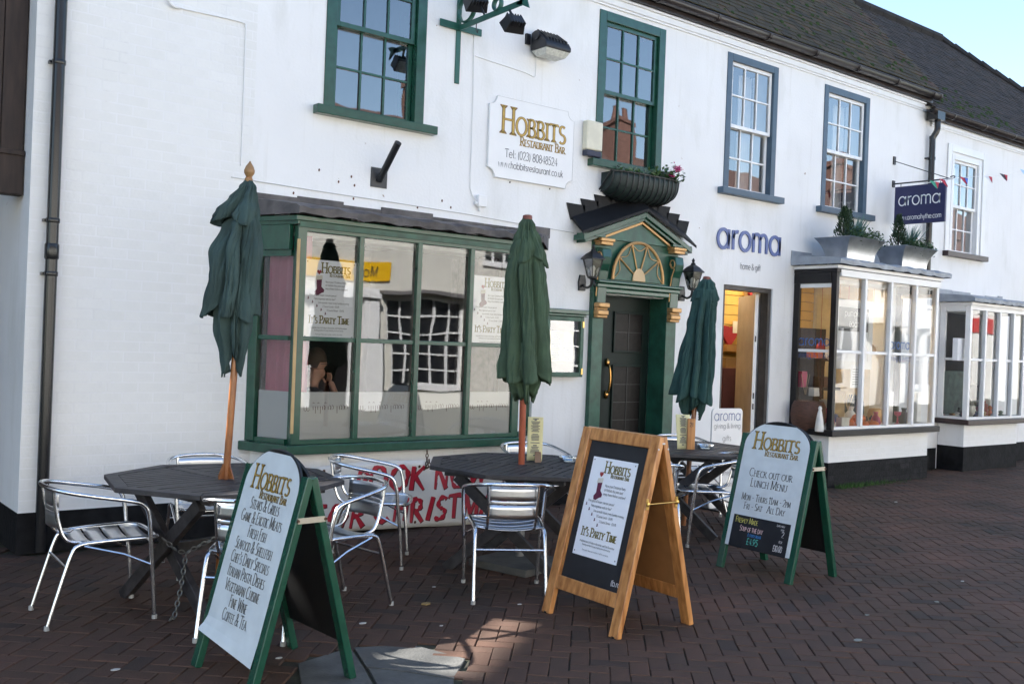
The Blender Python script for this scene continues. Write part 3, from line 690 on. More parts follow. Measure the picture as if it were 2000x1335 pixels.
    if base_m:
        bs = obj('bay_base', MB().prism([(x0-cl+.05, -.002, base_z), (x0+.05, yf+.06, base_z), (x1-.05, yf+.06, base_z), (x1+cr-.05, -.002, base_z)], (0, 0, zs-.074-base_z)), base_m, p)
        obj('base_plinth', MB().prism([(x0-cl+.045, -.002, 0), (x0+.045, yf+.052, 0), (x1-.045, yf+.052, 0), (x1+cr-.045, -.002, 0)], (0, 0, base_z)), black_paint, p)
        return p, bs
    return p, None
b1, b1base = bay(inn, 3.475, 5.72, -.44, .744, 1.564, 2.394, [4.031, 4.589, 5.134], green, green, green, green, lead, 2.515, 2.66, base_z=.14, base_m=white_wall, zside=2.22, gm=glassb, lead_l=.05, lead_r=.14, side_m=green, cl=.185, cr=.52)
obj('pale_band', MB().box(3.48, -.4565, 2.425, 5.71, -.4525, 2.465), green_pale, b1)
obj('cover_strip', B(3.464, -.452, .83, 3.491, -.4425, 2.33), mat('bare_wood_strip', (.50, .34, .16), .6), b1, bev=.003)
b2, b2base = bay(inn, 10.38, 12.74, -.60, .70, 1.635, 2.53, [10.98, 11.56, 12.15], whitep, whitep, blackp, blackp, leadl, 2.67, 2.79, gm=glassg, base_z=.30, base_m=white_wall, side_m=blackp, mwid=.045, pw=.055, zside=2.42, md=.07, sidebar=whitep)
obj('white_fascia_strip', MB().box(10.44, -.640, 2.625, 12.76, -.6355, 2.662).box(10.44, -.622, 2.535, 12.74, -.6145, 2.615), whitep, b2)
b3, b3base = bay(cot, 13.9, 15.62, -.45, .745, 1.60, 2.31, [14.33, 14.76, 15.19], whitep, whitep, brownp, whitep, leadl, 2.42, 2.54, gm=glassg, base_z=.35, base_m=white_wall, mwid=.045, pw=.06, md=.07)
brickwork(10.44, 12.68, .305, .62, -.54, b2base, white_brick)
brickwork(10.45, 12.68, .005, .30, -.548, b2base, mat('black_painted_brick', (.011, .011, .012), .8, spec=.2, var=.5, scale=14, bump=.5, bscale=40, tint=[(0, (.7, .7, .7)), (1, (1.6, 1.6, 1.6))]))
brickwork(13.96, 15.56, .36, .66, -.39, b3base, white_brick)
# frosted film on the lower panes of the restaurant bay, with a line of flowing script marks
fx = [3.552, 4.008, 4.054, 4.566, 4.612, 5.111, 5.157, 5.643]
for i in range(0, 8, 2): 
    obj('frosted_film', B(fx[i]+.002, -.409, .78, fx[i+1]-.002, -.407, 1.148), film, b1)
    mk = MB(); rr = random.Random(5)
    def put(p): return V((p[0], -.4115, p[1]))
    x = fx[i]+.04
    while x < fx[i+1]-.05:
        h = .047; zb = 1.008
        kind_ = rr.randrange(5)
        ribbon(mb=mk, pts=[(x, zb+h*.6), (x+.002, zb+(0 if kind_ else -h*.6))], put=put, wt=.005, style='sans', cond=1)
        if kind_ in (1, 2): ribbon(mk, [(x+.012+.012*math.cos(t), zb+.018+.016*math.sin(t)) for t in [k*.6-1.2 for k in range(6)]], put, .004, 'sans', 1)
        if kind_ == 3: ribbon(mk, [(x-.004, zb+h*1.1), (x+.004, zb+h*1.25), (x+.012, zb+h*1.1)], put, .004, 'sans', 1)
        if kind_ == 4: ribbon(mk, [(x, zb), (x+.014, zb-.012), (x+.026, zb+.004)], put, .004, 'sans', 1)
        x += rr.uniform(.018, .032) if rr.random() > .14 else .055
    obj('script_marks', mk, mat('red_brown_print', (.10, .05, .05), .6), b1)
obj('frosted_film', MB().obox((3.425, -.225, .964), (.066, -.135, 0), (.001, .0005, 0), (0, 0, .184)), film, b1)

# ------------------------------------------------------------------ restaurant doorway
dr = obj('door', MB().box(7.11, .20, 0, 8.05, .245, 2.13), mat('door_green', (.003, .012, .009), .5, spec=.3, var=.2, scale=9), inn, bev=.003)
leadglass = mat('dark_leaded_glass', (.012, .010, .009), .4, spec=.2, var=.3, scale=20)
for za, zb in ((1.55, 1.95), (.42, 1.38)):
    obj('glazed_panel', B(7.52, .192, za, 7.93, .198, zb), leadglass, dr)
    fr = frame4(MB(), 7.50, 7.95, za-.02, zb+.02, .022, .180, .1995); obj('panel_moulding', fr, MATS['door_green'], dr, bev=.003)
    gb = MB(); nz = 2 if za > 1 else 5
    for k in range(1, nz): gb.box(7.52, .187, za+(zb-za)*k/nz-.004, 7.93, .193, za+(zb-za)*k/nz+.004)
    gb.box(7.72, .1865, za, 7.73, .193, zb); obj('lead_bar', gb, ironb, dr)
hd = MB().tube(curve([(7.42, .19, 1.10), (7.42, .15, 1.12), (7.425, .135, 1.25), (7.42, .15, 1.38), (7.42, .19, 1.40)], 5), .013, 8)
hd.lathe([(.0, -.05), (.022, -.03), (.026, 0), (.022, .03), (0, .05)], (7.42, .185, 1.42), 10, (0, 0, 1)).lathe([(0, -.05), (.022, -.03), (.026, 0), (.022, .03), (0, .05)], (7.42, .185, 1.08), 10)
obj('pull_handle', hd, mat('polished_brass', (.55, .30, .10), .25, metal=1.), dr, smooth=True)
sur = obj('door_surround', MB().box(6.955, -.055, .0, 7.11, .20, 2.14).box(8.05, -.055, .0, 8.205, .20, 2.14).box(6.955, -.05, 2.14, 8.205, .2, 2.72), green_pale, inn, bev=.005)
obj('lintel_moulding', MB().box(6.97, -.085, 2.14, 8.19, -.051, 2.19).box(6.96, -.11, 2.19, 8.20, -.051, 2.235).box(6.95, -.14, 2.235, 8.21, -.051, 2.265), green, sur, bev=.01)
# scroll brackets with gilt feet
for xa in (6.975, 8.06):
    prof = [(-.056, 2.60), (-.145, 2.58), (-.160, 2.50), (-.145, 2.43), (-.115, 2.36), (-.10, 2.26), (-.095, 2.14), (-.09, 2.03), (-.056, 2.03)]
    obj('scroll_bracket', MB().prism([(xa, y, z) for y, z in prof], (.125, 0, 0)), green, sur, bev=.008)
    sp = [(xa-.004, -.108+.040*math.cos(t)*(1-t/16), 2.50+.055*math.sin(t)*(1-t/16)) for t in [k*.5 for k in range(14)]]
    sp = [(xa-.004, -.078, 2.10), (xa-.004, -.085, 2.25), (xa-.004, -.10, 2.36), (xa-.004, -.135, 2.45)]+sp[::1]
    obj('gilt_scroll', MB().tube(sp, .007, 6), gold, sur, smooth=True)
    ft = MB()
    for k, (za, zb, pr) in enumerate(((1.88, 1.91, .085), (1.91, 1.96, .10), (1.96, 1.985, .085), (1.985, 2.035, .115))): ft.box(xa-.012, -pr-.03, za, xa+.137, -.0555, zb)
    obj('gilt_foot', ft, gold, sur, bev=.01)
    cp = MB().box(xa-.02, -.15, 2.62, xa+.145, -.051, 2.655).box(xa-.035, -.162, 2.655, xa+.16, -.051, 2.688)
    obj('gilt_capital', cp, gold, sur, bev=.006)
# pediment
AP, EL, ER, ZE, ZA = 7.57, 6.70, 8.30, 2.695, 3.01
tym = MB().prism([(EL+.2, -.09, 2.69), (ER-.2, -.09, 2.69), (AP, -.09, ZA-.06)], (0, .085, 0)); obj('tympanum', tym, green_pale, sur)
def rake(z_off, h, y0, y1, m, name, sh=.0):
    for s_ in (-1, 1):
        e = EL+sh if s_ < 0 else ER-sh; sl_ = (ZA-ZE)/(AP-EL)
        ze = ZE+sh*sl_+z_off; za = ZA+z_off
        obj(name, MB().prism([(e, y0, ze), (AP, y0, za), (AP, y0, za-h), (e, y0, ze-h)], (0, y1-y0, 0)), m, sur, bev=.004)
rake(0, .055, -.165, -.004, green, 'raking_cornice'); rake(-.056, .035, -.14, -.005, green, 'raking_moulding', .04); rake(-.095, .028, -.115, -.091, gold, 'gilt_dentil_band', .24)
for k in range(30):
    for s_ in (-1, 1):
        pass
for s_, e in ((-1, EL), (1, ER)): obj('cornice_return', MB().box(e if s_ < 0 else e-.30, -.16, 2.69, e+.30 if s_ < 0 else e, -.051, 2.715), green, sur, bev=.004)
lr = MB()
for s_, e in ((-1, EL-.04), (1, ER+.04)):
    a, b, c, d = V((e, -.19, ZE+.003)), V((AP, -.19, ZA+.008)), V((AP, -.006, ZA+.16)), V((e, -.006, ZE+.16))
    lr.add([a, b, c, d, a+V((0, 0, .03)), b+V((0, 0, .03)), c+V((0, 0, .03)), d+V((0, 0, .03))], [(0, 1, 2, 3), (7, 6, 5, 4), (0, 4, 5, 1), (1, 5, 6, 2), (2, 6, 7, 3), (3, 7, 4, 0)])
pl = obj('pediment_lead', lr, mat('dark_lead', (.008, .008, .009), .6, spec=.25, var=.3, scale=8, bump=.2, bscale=20), sur)
zz = MB()
for s_, e in ((-1, EL-.05), (1, ER+.05)):                       # stepped flashing up the wall
    n_ = 5
    for k in range(n_):
        t0, t1 = k/n_, (k+1)/n_; xa, xb = e+(AP-e)*t0, e+(AP-e)*t1; za = ZE+.15+(ZA-ZE)*t0; zb = ZE+.15+(ZA-ZE)*t1
        zz.prism([(xa, -.004, za), (xb, -.004, zb), (xb-(xb-xa)*.02, -.004, zb+.10), (xa-(xb-xa)*.34, -.004, za+.165)] if s_ < 0 else [(xb, -.004, zb), (xa, -.004, za), (xa-(xb-xa)*.34, -.004, za+.165), (xb-(xb-xa)*.02, -.004, zb+.10)], (0, -.012, 0))
obj('stepped_flashing', zz, MATS['dark_lead'], pl)
# gilt fanlight
fc = V((AP-.015, -.0935, 2.285)); fr_ = .375
fan = MB().tube([fc+V((fr_*math.cos(t), 0, fr_*math.sin(t)*1.08)) for t in [math.pi*k/28 for k in range(29)]], .017, 8)
obj('fan_arch', fan, gold, sur, smooth=True)
obj('fan_backing', MB().prism([fc+V((fr_*math.cos(t), .04, fr_*math.sin(t)*1.08)) for t in [math.pi*k/28 for k in range(29)]], (0, -.036, 0)), green_pale, sur)
obj('fan_hub', MB().prism([fc+V((.095*math.cos(t), 0, .135*math.sin(t))) for t in [math.pi*k/16 for k in range(17)]], (0, -.014, 0)), mat('pale_gold_paint', (.60, .42, .22), .45), sur, bev=.004)
angs = [rad(a) for a in (36, 72, 108, 144)]
for a in angs: obj('fan_spoke', MB().tube([fc+V((.09*math.cos(a), -.004, .12*math.sin(a))), fc+V((fr_*math.cos(a), -.004, fr_*1.08*math.sin(a)))], .009, 6), gold, sur)
ag = [0]+angs+[math.pi]
for k in range(5):
    a, b = ag[k], ag[k+1]
    obj('fan_festoon', MB().tube([fc+V(((fr_-.01-.07*math.sin(math.pi*t))*math.cos(a+(b-a)*t), -.002, (fr_-.01-.07*math.sin(math.pi*t))*1.08*math.sin(a+(b-a)*t))) for t in [q/10 for q in range(11)]], .004, 5), gold, sur)
obj('door_step', B(7.0, -.28, 0, 8.16, .19, .10), concrete, inn, bev=.01)
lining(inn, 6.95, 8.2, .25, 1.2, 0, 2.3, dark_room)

# gift shop doorway
gs = obj('shop_doorway', frame4(MB(), 9.05, 9.96, 0, 2.36, .055, .02, .14, bot=False), mat('grey_door_frame', (.055, .048, .045), .45, var=.4, scale=7), inn, bev=.004)
ld_ = V((.60, .80, 0)); ln2 = V((.80, -.60, 0)); dl = MB().obox(V((9.885, .15, 1.15))+ld_*.40-ln2*.02, ln2*.02, ld_*.40, (0, 0, 1.14))
do = obj('open_door', dl, mat('door_grey_paint', (.36, .31, .29), .5), gs, bev=.004); obj('door_edge', MB().obox(V((9.885, .15, 1.15))-ld_*.006-ln2*.02, ln2*.021, ld_*.006, (0, 0, 1.138)), whitep, do)
for z in (1.75, 1.06, .93): obj('lock', MB().obox(V((9.885, .15, z))-ld_*.0125-ln2*.02, ln2*.009, ld_*.001, (0, 0, .035)), ironb, do)
obj('threshold', B(9.05, -.06, 0, 9.96, .3, .05), concrete, inn)

# ------------------------------------------------------------------ passage on the left, closed above by a timber storey
tim = thing('timber_passage_storey', 'dark brown timber storey over the passage at the left edge', 'building', (-.5, 1.5, 2.5))
tb = obj('front_wall', MB().box(1.25, .215, 2.50, XL-.004, .30, 7.0).box(-2.7, .215, 3.85, 1.249, .30, 7.0), browntimber, tim)  # out of view the lower edge is raised to let the sun streaks pass
for k in range(29):
    x = XL-.006-.15*(k+1); obj('board', B(x, .198, 2.80 if x > 1.2 else 3.86, x+.144, .2145, 6.95), browntimber, tb, bev=.003)
def raked(za, zb, xa=-2.7, xb=XL-.004):                         # unseen rear wall boards, added and raked so their gaps shape sun streaks
    f = lambda x: -.398*(x+2.445)
    return MB().prism([(xa, 3.0, za+f(xa)), (xb, 3.0, za+f(xb)), (xb, 3.0, zb+f(xb)), (xa, 3.0, zb+f(xa))], (0, .03, 0))
zz_ = 3.4
while zz_ < 5.84: e_ = min(zz_+.30, 5.844); obj('sun_gap_board', raked(zz_, e_-.003), browntimber, tim); zz_ = e_
obj('sun_gap_board', raked(5.960, 6.016), browntimber, tim)
zz_ = 6.190
while zz_ < 8.9: obj('sun_gap_board', raked(zz_, min(zz_+.297, 9)), browntimber, tim); zz_ += .3
for za, zb, xs_, xe_ in ((5.84, 5.963, -1.0, XL-.004), (6.013, 6.193, -.5, XL-.004), (5.84, 5.963, -2.7, -2.25), (6.013, 6.193, -2.7, -2.2)): obj('sun_gap_filler', raked(za, zb, xs_, xe_), browntimber, tim)  # added fillers close the gap ends and set the length of the sun streaks
obj('bressumer_beam', B(1.25, .175, 2.50, XL-.005, .2145, 2.78), browntimber, tim, bev=.006); obj('beam_moulding', B(1.25, .160, 2.775, XL-.005, .2145, 2.81), browntimber, tim, bev=.004)
obj('roof', MB().add([(-2.7, -.05, 7), (XL, -.05, 7), (XL, 1.6, 8.6), (-2.7, 1.6, 8.6), (-2.7, 3.2, 7), (XL, 3.2, 7)], [(0, 1, 2, 3), (3, 2, 5, 4), (0, 3, 4), (1, 5, 2)]), tiled, tim)
lef = thing('neighbour_house', 'white neighbouring house left of the passage, out of the picture', 'building', (-9, 1.5, 0))
obj('wall', MB().box(-16, .0, 0, -2.71, 3.2, 6.0), white_wall, lef)
obj('roof', MB().add([(-16.1, -.2, 6), (-2.65, -.2, 6), (-2.65, 1.6, 7.8), (-16.1, 1.6, 7.8), (-16.1, 3.4, 6), (-2.65, 3.4, 6)], [(0, 1, 2, 3), (3, 2, 5, 4), (0, 3, 4), (1, 5, 2)]), tiled, lef)
gate = thing('sun_block_gate', 'unseen boarded gate added to block sun at the back of the passage', 'gate', (-.5, 2.95, 0))  # added out of view to stop sunlight coming through under the storey
for k in range(29): x = XL-.006-.15*(k+1); obj('board', B(x, 2.93, .02, x+.147, 2.955, 3.6), browntimber, gate)
for z in (.5, 1.9, 3.2): obj('rail', B(-2.69, 2.9555, z, XL-.01, 2.995, z+.12), browntimber, gate)

# ------------------------------------------------------------------ the other side of the street (seen in the glass)
yo = -12.6
cream_r = wall_mat('cream_render', (.66, .64, .58), chips=False)
white_r = wall_mat('white_render_opposite', (.82, .80, .76), chips=False)
darkglass = mat('dark_opposite_glass', (.012, .014, .017), .1)
brickred = mat('chimney_brick', (.12, .062, .048), .85, var=.4, scale=14, bump=.4, bscale=40)
def opposite(name, label, x0, x1, eave, ridge, m, wins, chim=()):
    t = thing(name, label, 'building', ((x0+x1)/2, yo-3, 0))
    ow = MB()
    wall(ow, x0, x1, 0, eave, [(a, b, c, d) for a, b, c, d, *_ in wins], yo-.3, .3)
    ow.quad((x0, yo, 0), (x0, yo-6, 0), (x0, yo-6, eave), (x0, yo, eave)); ow.quad((x1, yo-6, 0), (x1, yo, 0), (x1, yo, eave), (x1, yo-6, eave)); ow.quad((x0, yo-6, 0), (x1, yo-6, 0), (x1, yo-6, eave), (x0, yo-6, eave))
    ow.poly([(x0, yo, eave), (x0, yo-6, eave), (x0, yo-3, ridge-.1)]); ow.poly([(x1, yo-6, eave), (x1, yo, eave), (x1, yo-3, ridge-.1)])
    obj('wall', ow, m, t)
    obj('roof', MB().add([(x0-.1, yo+.3, eave), (x1+.1, yo+.3, eave), (x1+.1, yo-3, ridge), (x0-.1, yo-3, ridge), (x0-.1, yo-6.3, eave), (x1+.1, yo-6.3, eave)], [(3, 2, 1, 0), (4, 5, 2, 3)]), mat('opposite_roof_tile', (.075, .042, .034), .9, var=.35, scale=8, bump=.5, bscale=30), t)
    for a, b, c, d, nx, nz in wins:
        f = frame4(MB(), a, b, c, d, .06, yo-.12, yo-.05)
        for k in range(1, nx): f.box(a+(b-a)*k/nx-.018, yo-.11, c, a+(b-a)*k/nx+.018, yo-.06, d)
        for k in range(1, nz): f.box(a, yo-.108, c+(d-c)*k/nz-.018, b, yo-.062, c+(d-c)*k/nz+.018)
        wn = obj('window', f, whitep, t); obj('pane', MB().quad((b, yo-.14, c), (a, yo-.14, c), (a, yo-.14, d), (b, yo-.14, d)), darkglass, wn)
        obj('sill', B(a-.06, yo-.05, c-.08, b+.06, yo+.06, c-.0), whitep, wn)
    for cx, cz in chim:
        ch = obj('chimney', B(cx-.5, yo-3.5, ridge-1.2, cx+.5, yo-2.6, cz), brickred, t)
        obj('chimney_cap', B(cx-.56, yo-3.56, cz-.16, cx+.56, yo-2.54, cz-.02), brickred, ch)
        for k in (-.25, .25): obj('chimney_pot', MB().lathe([(.13, 0), (.11, .4), (.13, .45)], (cx+k, yo-3.05, cz-.02), 10), brickred, ch)
    return t
UP = lambda xs: [(x, x+.95, 3.5, 4.85, 3, 4) for x in xs]
opposite('terraced_house', 'sunlit house across the street, mirrored behind the parasols', -16, 3.8, 5.4, 8.0, cream_r, UP([-13, -10, -7, -4, -1, 1.6])+[(-8, -6, .6, 2.3, 4, 3), (-2, .4, .6, 2.3, 4, 3)], ((-8, 9.2),))
oA = opposite('rendered_shop', 'cream rendered shop mirrored in the green bay window', 3.9, 16.4, 5.3, 7.6, cream_r, UP([5.2, 8.0, 14.4])+[(11.80, 13.80, .50, 2.45, 5, 5), (5.0, 7.6, .6, 2.4, 5, 4)], ((11.0, 9.3), (15.2, 8.7)))
obj('door', MB().box(9.85, yo-.02, 0, 10.8, yo+.03, 2.2), blackp, oA); obj('door_frame', frame4(MB(), 9.7, 10.95, 0, 2.35, .14, yo+.001, yo+.08, bot=False), whitep, oA)
obj('pilaster', MB().box(11.05, yo+.001, 0, 11.48, yo+.22, 2.62), whitep, oA); obj('hood', MB().prism([(9.5, yo+.001, 2.5), (10.5, yo+.001, 2.66), (11.5, yo+.001, 2.5), (11.5, yo+.001, 2.4), (9.5, yo+.001, 2.4)], (0, .3, 0)), whitep, oA)
obj('window_hood', B(11.6, yo+.001, 2.52, 14.0, yo+.25, 2.60), mat('grey_lead_hood', (.16, .15, .15), .6), oA)
ys = thing('yellow_fascia_sign', 'yellow shop sign mirrored behind the party poster', 'sign', (10.3, yo+.05, 2.98))
obj('panel', B(9.57, yo+.01, 2.80, 11.83, yo+.055, 3.24), yellow, ys, bev=.005)
for s_, xx in (('M', 11.46), ('o', 11.22), ('D', 10.86)): line(ys, s_, (xx, yo+.058, 2.90), (-1, 0, 0), (0, 0, 1), .24, ink, wt=.12, align=0)
opposite('rendered_house', 'white sunlit house mirrored in the upper sash windows', 16.5, 26.4, 5.3, 7.7, white_r, UP([17.6, 20.6, 23.8])+[(18, 20.2, .6, 2.4, 5, 4), (22.2, 24.6, .6, 2.4, 5, 4)], ((22.5, 8.8),))
oC = opposite('porch_shop', 'white shop with columned porch mirrored in the gift shop bay', 26.5, 41, 5.4, 8.0, white_r, UP([28, 31, 34.4, 38])+[(27.4, 29.6, .6, 2.5, 4, 2), (33.2, 36.2, .5, 2.5, 4, 2)], ((35, 9.2),))
for x in (30.3, 32.2): obj('porch_column', MB().lathe([(.2, 0), (.2, .15), (.15, .2), (.13, 2.4), (.2, 2.5), (.2, 2.6)], (x, yo+1.0, 0), 12), whitep, oC, smooth=True)
obj('porch_roof', MB().prism([(29.9, yo, 2.6), (32.6, yo, 2.6), (32.6, yo, 2.75), (31.25, yo, 3.3), (29.9, yo, 2.75)], (0, 1.3, 0)), whitep, oC)
rs = thing('red_fascia_sign', 'red lettered sign mirrored in the far right bay', 'sign', (37, yo+.05, 2.9))
obj('panel', B(35.6, yo+.01, 2.7, 39.6, yo+.06, 3.25), mat('red_sign', (.55, .03, .03), .4), rs)
opposite('street_house', 'far sunlit house at the end of the street, mirrored in glass', 41.1, 62, 5.4, 8.2, cream_r, UP([43, 47, 51, 55])+[(43, 46, .6, 2.4, 4, 3), (50, 53, .6, 2.4, 4, 3)], ((48, 9.2),))
flush_bricks()
# ================================================================== STREET FURNITURE
from mathutils import noise as NZ
# ------------------------------------------------------------------ aluminium armchairs
def make_chair():
    t = thing('armchair', 'aluminium armchair', 'chair')
    half = [(.245, .235, 0), (.25, .215, .25), (.262, .195, .44), (.27, .18, .57), (.272, .15, .635), (.272, .07, .662), (.262, -.10, .692), (.225, -.225, .715), (.14, -.295, .728), (0, -.318, .732)]
    pts = curve(half+[(-x, y, z) for x, y, z in half[-2::-1]], 4)
    obj('arm_rail', MB().tube(pts, .0125, 10), alu, t, smooth=True, local=True)
    hs = [(.225, -.31, 0), (.222, -.255, .20), (.218, -.20, .385), (.215, -.165, .428), (.218, -.08, .44), (.226, .10, .446), (.222, .20, .446), (.17, .252, .440), (0, .265, .436)]
    pts = curve(hs+[(-x, y, z) for x, y, z in hs[-2::-1]], 4)
    obj('seat_frame', MB().tube(pts, .0125, 10), alu, t, smooth=True, local=True)
    obj('rear_stretcher', MB().tube([(-.216, -.225, .315), (.216, -.225, .315)], .008, 8), alu, t, smooth=True, local=True)
    for s in (-1, 1):
        obj('side_stretcher', MB().tube([(s*.223, -.14, .425), (s*.245, .06, .37), (s*.255, .21, .30)], .007, 6), alu, t, smooth=True, local=True)
        obj('back_strut', MB().tube(curve([(s*.155, -.288, .722), (s*.150, -.270, .60), (s*.148, -.240, .49), (s*.148, -.205, .445), (s*.15, -.15, .432), (s*.19, -.12, .436)], 4), .010, 8), alu, t, smooth=True, local=True)
        obj('arm_clamp', MB().tube([(s*.262, .197, .425), (s*.222, .19, .445)], .009, 6), alu, t, local=True)
        for x, y in ((.245, .235), (.225, -.31)): obj('foot_cap', MB().lathe([(.0145, 0), (.0145, .022), (.0125, .024)], (s*x, y, 0), 10), mat('clear_foot_cap', (.35, .35, .34), .4), t, local=True)
    def slat_back(za, zb):
        def fn(a, b):
            x = -.155+.31*a; z = za+(zb-za)*b
            y = -.278+.055*(x/.155)**2*.25-.018*(1-(x/.155)**2)-(-.05)*(.72-z)*.9
            return V((x, y, z))
        return MB().grid(fn, 10, 3)
    for za, zb in ((.630, .712), (.515, .600)): obj('back_slat', slat_back(za, zb), alus, t, smooth=True, local=True, solid=.004)
    obj('back_slat', slat_back(.604, .626), alus, t, smooth=True, local=True, solid=.004)
    for k in range(4):
        y0 = -.165+k*.103; y1 = y0+.090
        def fn(a, b):
            x = -.215+.43*a; y = y0+(y1-y0)*b
            return V((x, y, .447-.024*(1-(x/.215)**2)-.012*math.sin((y+.165)/.41*math.pi)))
        obj('seat_slat', MB().grid(fn, 10, 3), alus, t, smooth=True, local=True, solid=.004)
    return t
chair0 = make_chair(); first = [True]
def chair(x, y, hx, hy, label):
    o = chair0 if first[0] else copy_tree(chair0); first[0] = False
    o.location = (x, y, 0); o.rotation_euler = (0, 0, math.atan2(-hx, hy)); o['label'] = label; o['group'] = 'aluminium armchairs round the tables'
chair(1.715, -1.73, 1, -.06, 'leftmost aluminium armchair, standing clear of the table with its seat in view')
chair(2.62, -1.02, -.12, -1, 'aluminium armchair behind the left table, only its top rail showing')
chair(2.33, -2.42, .62, .78, 'aluminium armchair half hidden behind the tall nearest sandwich board')
chair(2.86, -2.24, -.98, -.16, 'aluminium armchair with its rounded back to the right, behind the nearest sandwich board')
chair(3.70, -1.33, .80, -.60, 'aluminium armchair in front of the red lettered banner, under the green bay')
chair(3.99, -2.50, .52, .85, 'aluminium armchair with its slatted back to the viewer at the middle table')
chair(5.42, -1.08, -.25, -1, 'aluminium armchair behind the middle table, against the white wall')
chair(5.66, -2.12, .60, .80, 'aluminium armchair half hidden behind the pine sandwich board')
chair(6.50, -2.02, -.85, .5, 'aluminium armchair between the right hand table and the lunch menu board')
chair(7.42, -.98, -.3, -1, 'aluminium armchair behind the right hand table, near the doorway')

# ------------------------------------------------------------------ octagonal tables
def clip(poly, a, b, c):                                        # keep a*x+b*y <= c
    out = []
    for i in range(len(poly)):
        p, q = poly[i-1], poly[i]; dp, dq = a*p[0]+b*p[1]-c, a*q[0]+b*q[1]-c
        if dp*dq < 0: k = dp/(dp-dq); out.append((p[0]+(q[0]-p[0])*k, p[1]+(q[1]-p[1])*k))
        if dq <= 0: out.append(q)
    return out
def table(x, y, rot, Rr, label, H=.72):
    t = thing('octagonal_table', label, 'table', (x, y, 0), rot, 'octagonal tables outside the restaurant')
    ap = Rr*math.cos(math.pi/8); rim = .075
    cs = [(Rr*math.cos(math.pi/4*k), Rr*math.sin(math.pi/4*k)) for k in range(8)]; ri = Rr*(ap-rim)/ap
    ci = [(ri*math.cos(math.pi/4*k), ri*math.sin(math.pi/4*k)) for k in range(8)]
    for k in range(8):
        j = (k+1) % 8; g = .995
        pts = [(*cs[k], H-.028), (*cs[j], H-.028), (*ci[j], H-.028), (*ci[k], H-.028)]
        m_ = V((sum(p[0] for p in pts)/4, sum(p[1] for p in pts)/4, 0))
        pts = [m_+(V((p[0], p[1], 0))-m_)*.993+V((0, 0, p[2])) for p in pts]
        obj('rim_board', MB().prism(pts, (0, 0, .028)), tabwood, t, local=True, bev=.003)
    sw = .066
    for s in (-1, 1):
        k = 0
        yy = -ri
        while yy < ri:
            poly = [(.047, yy+.006), (2, yy+.006), (2, yy+sw-.006), (.047, yy+sw-.006)]
            if s < 0: poly = [(-a, b) for a, b in poly][::-1]
            for q in range(8):
                an = math.pi/8+math.pi/4*q; poly = clip(poly, math.cos(an), math.sin(an), ap-rim-.003)
                if len(poly) < 3: break
            if len(poly) >= 3: obj('slat', MB().prism([(a, b, H-.026) for a, b in poly], (0, 0, .022+R.uniform(0, .003))), tabwood, t, local=True)
            yy += sw
    obj('centre_board', MB().box(-.041, -(ap-rim)+.002, H-.028, .041, ap-rim-.002, H-.0015), tabwood, t, local=True, bev=.003)
    for s in (-1, 1):
        obj('top_bearer', MB().box(s*.38-.022, -.44, H-.075, s*.38+.022, .44, H-.0285), tabwood, t, local=True)
        for d in (-1, 1):
            obj('crossed_leg', MB().beam((s*.38+d*.024, -d*.40, 0.0), (s*.38+d*.024, d*.36, H-.076), .045, .075, (0, 1, .3)), tabwood, t, local=True, bev=.004)
    obj('stretcher', MB().beam((-.36, 0, .34), (.36, 0, .34), .04, .06), tabwood, t, local=True)
    return t
T1, T2, T3 = (2.42, -1.74), (4.60, -1.90), (6.82, -1.50)
table(*T1, rad(12), .71, 'dark slatted octagonal table at the left with a chained chair')
table(*T2, rad(31), .72, 'dark octagonal table in the middle, under the red poled parasol')
table(*T3, rad(22), .70, 'dark octagonal table at the right, between the pine board and lunch menu board')

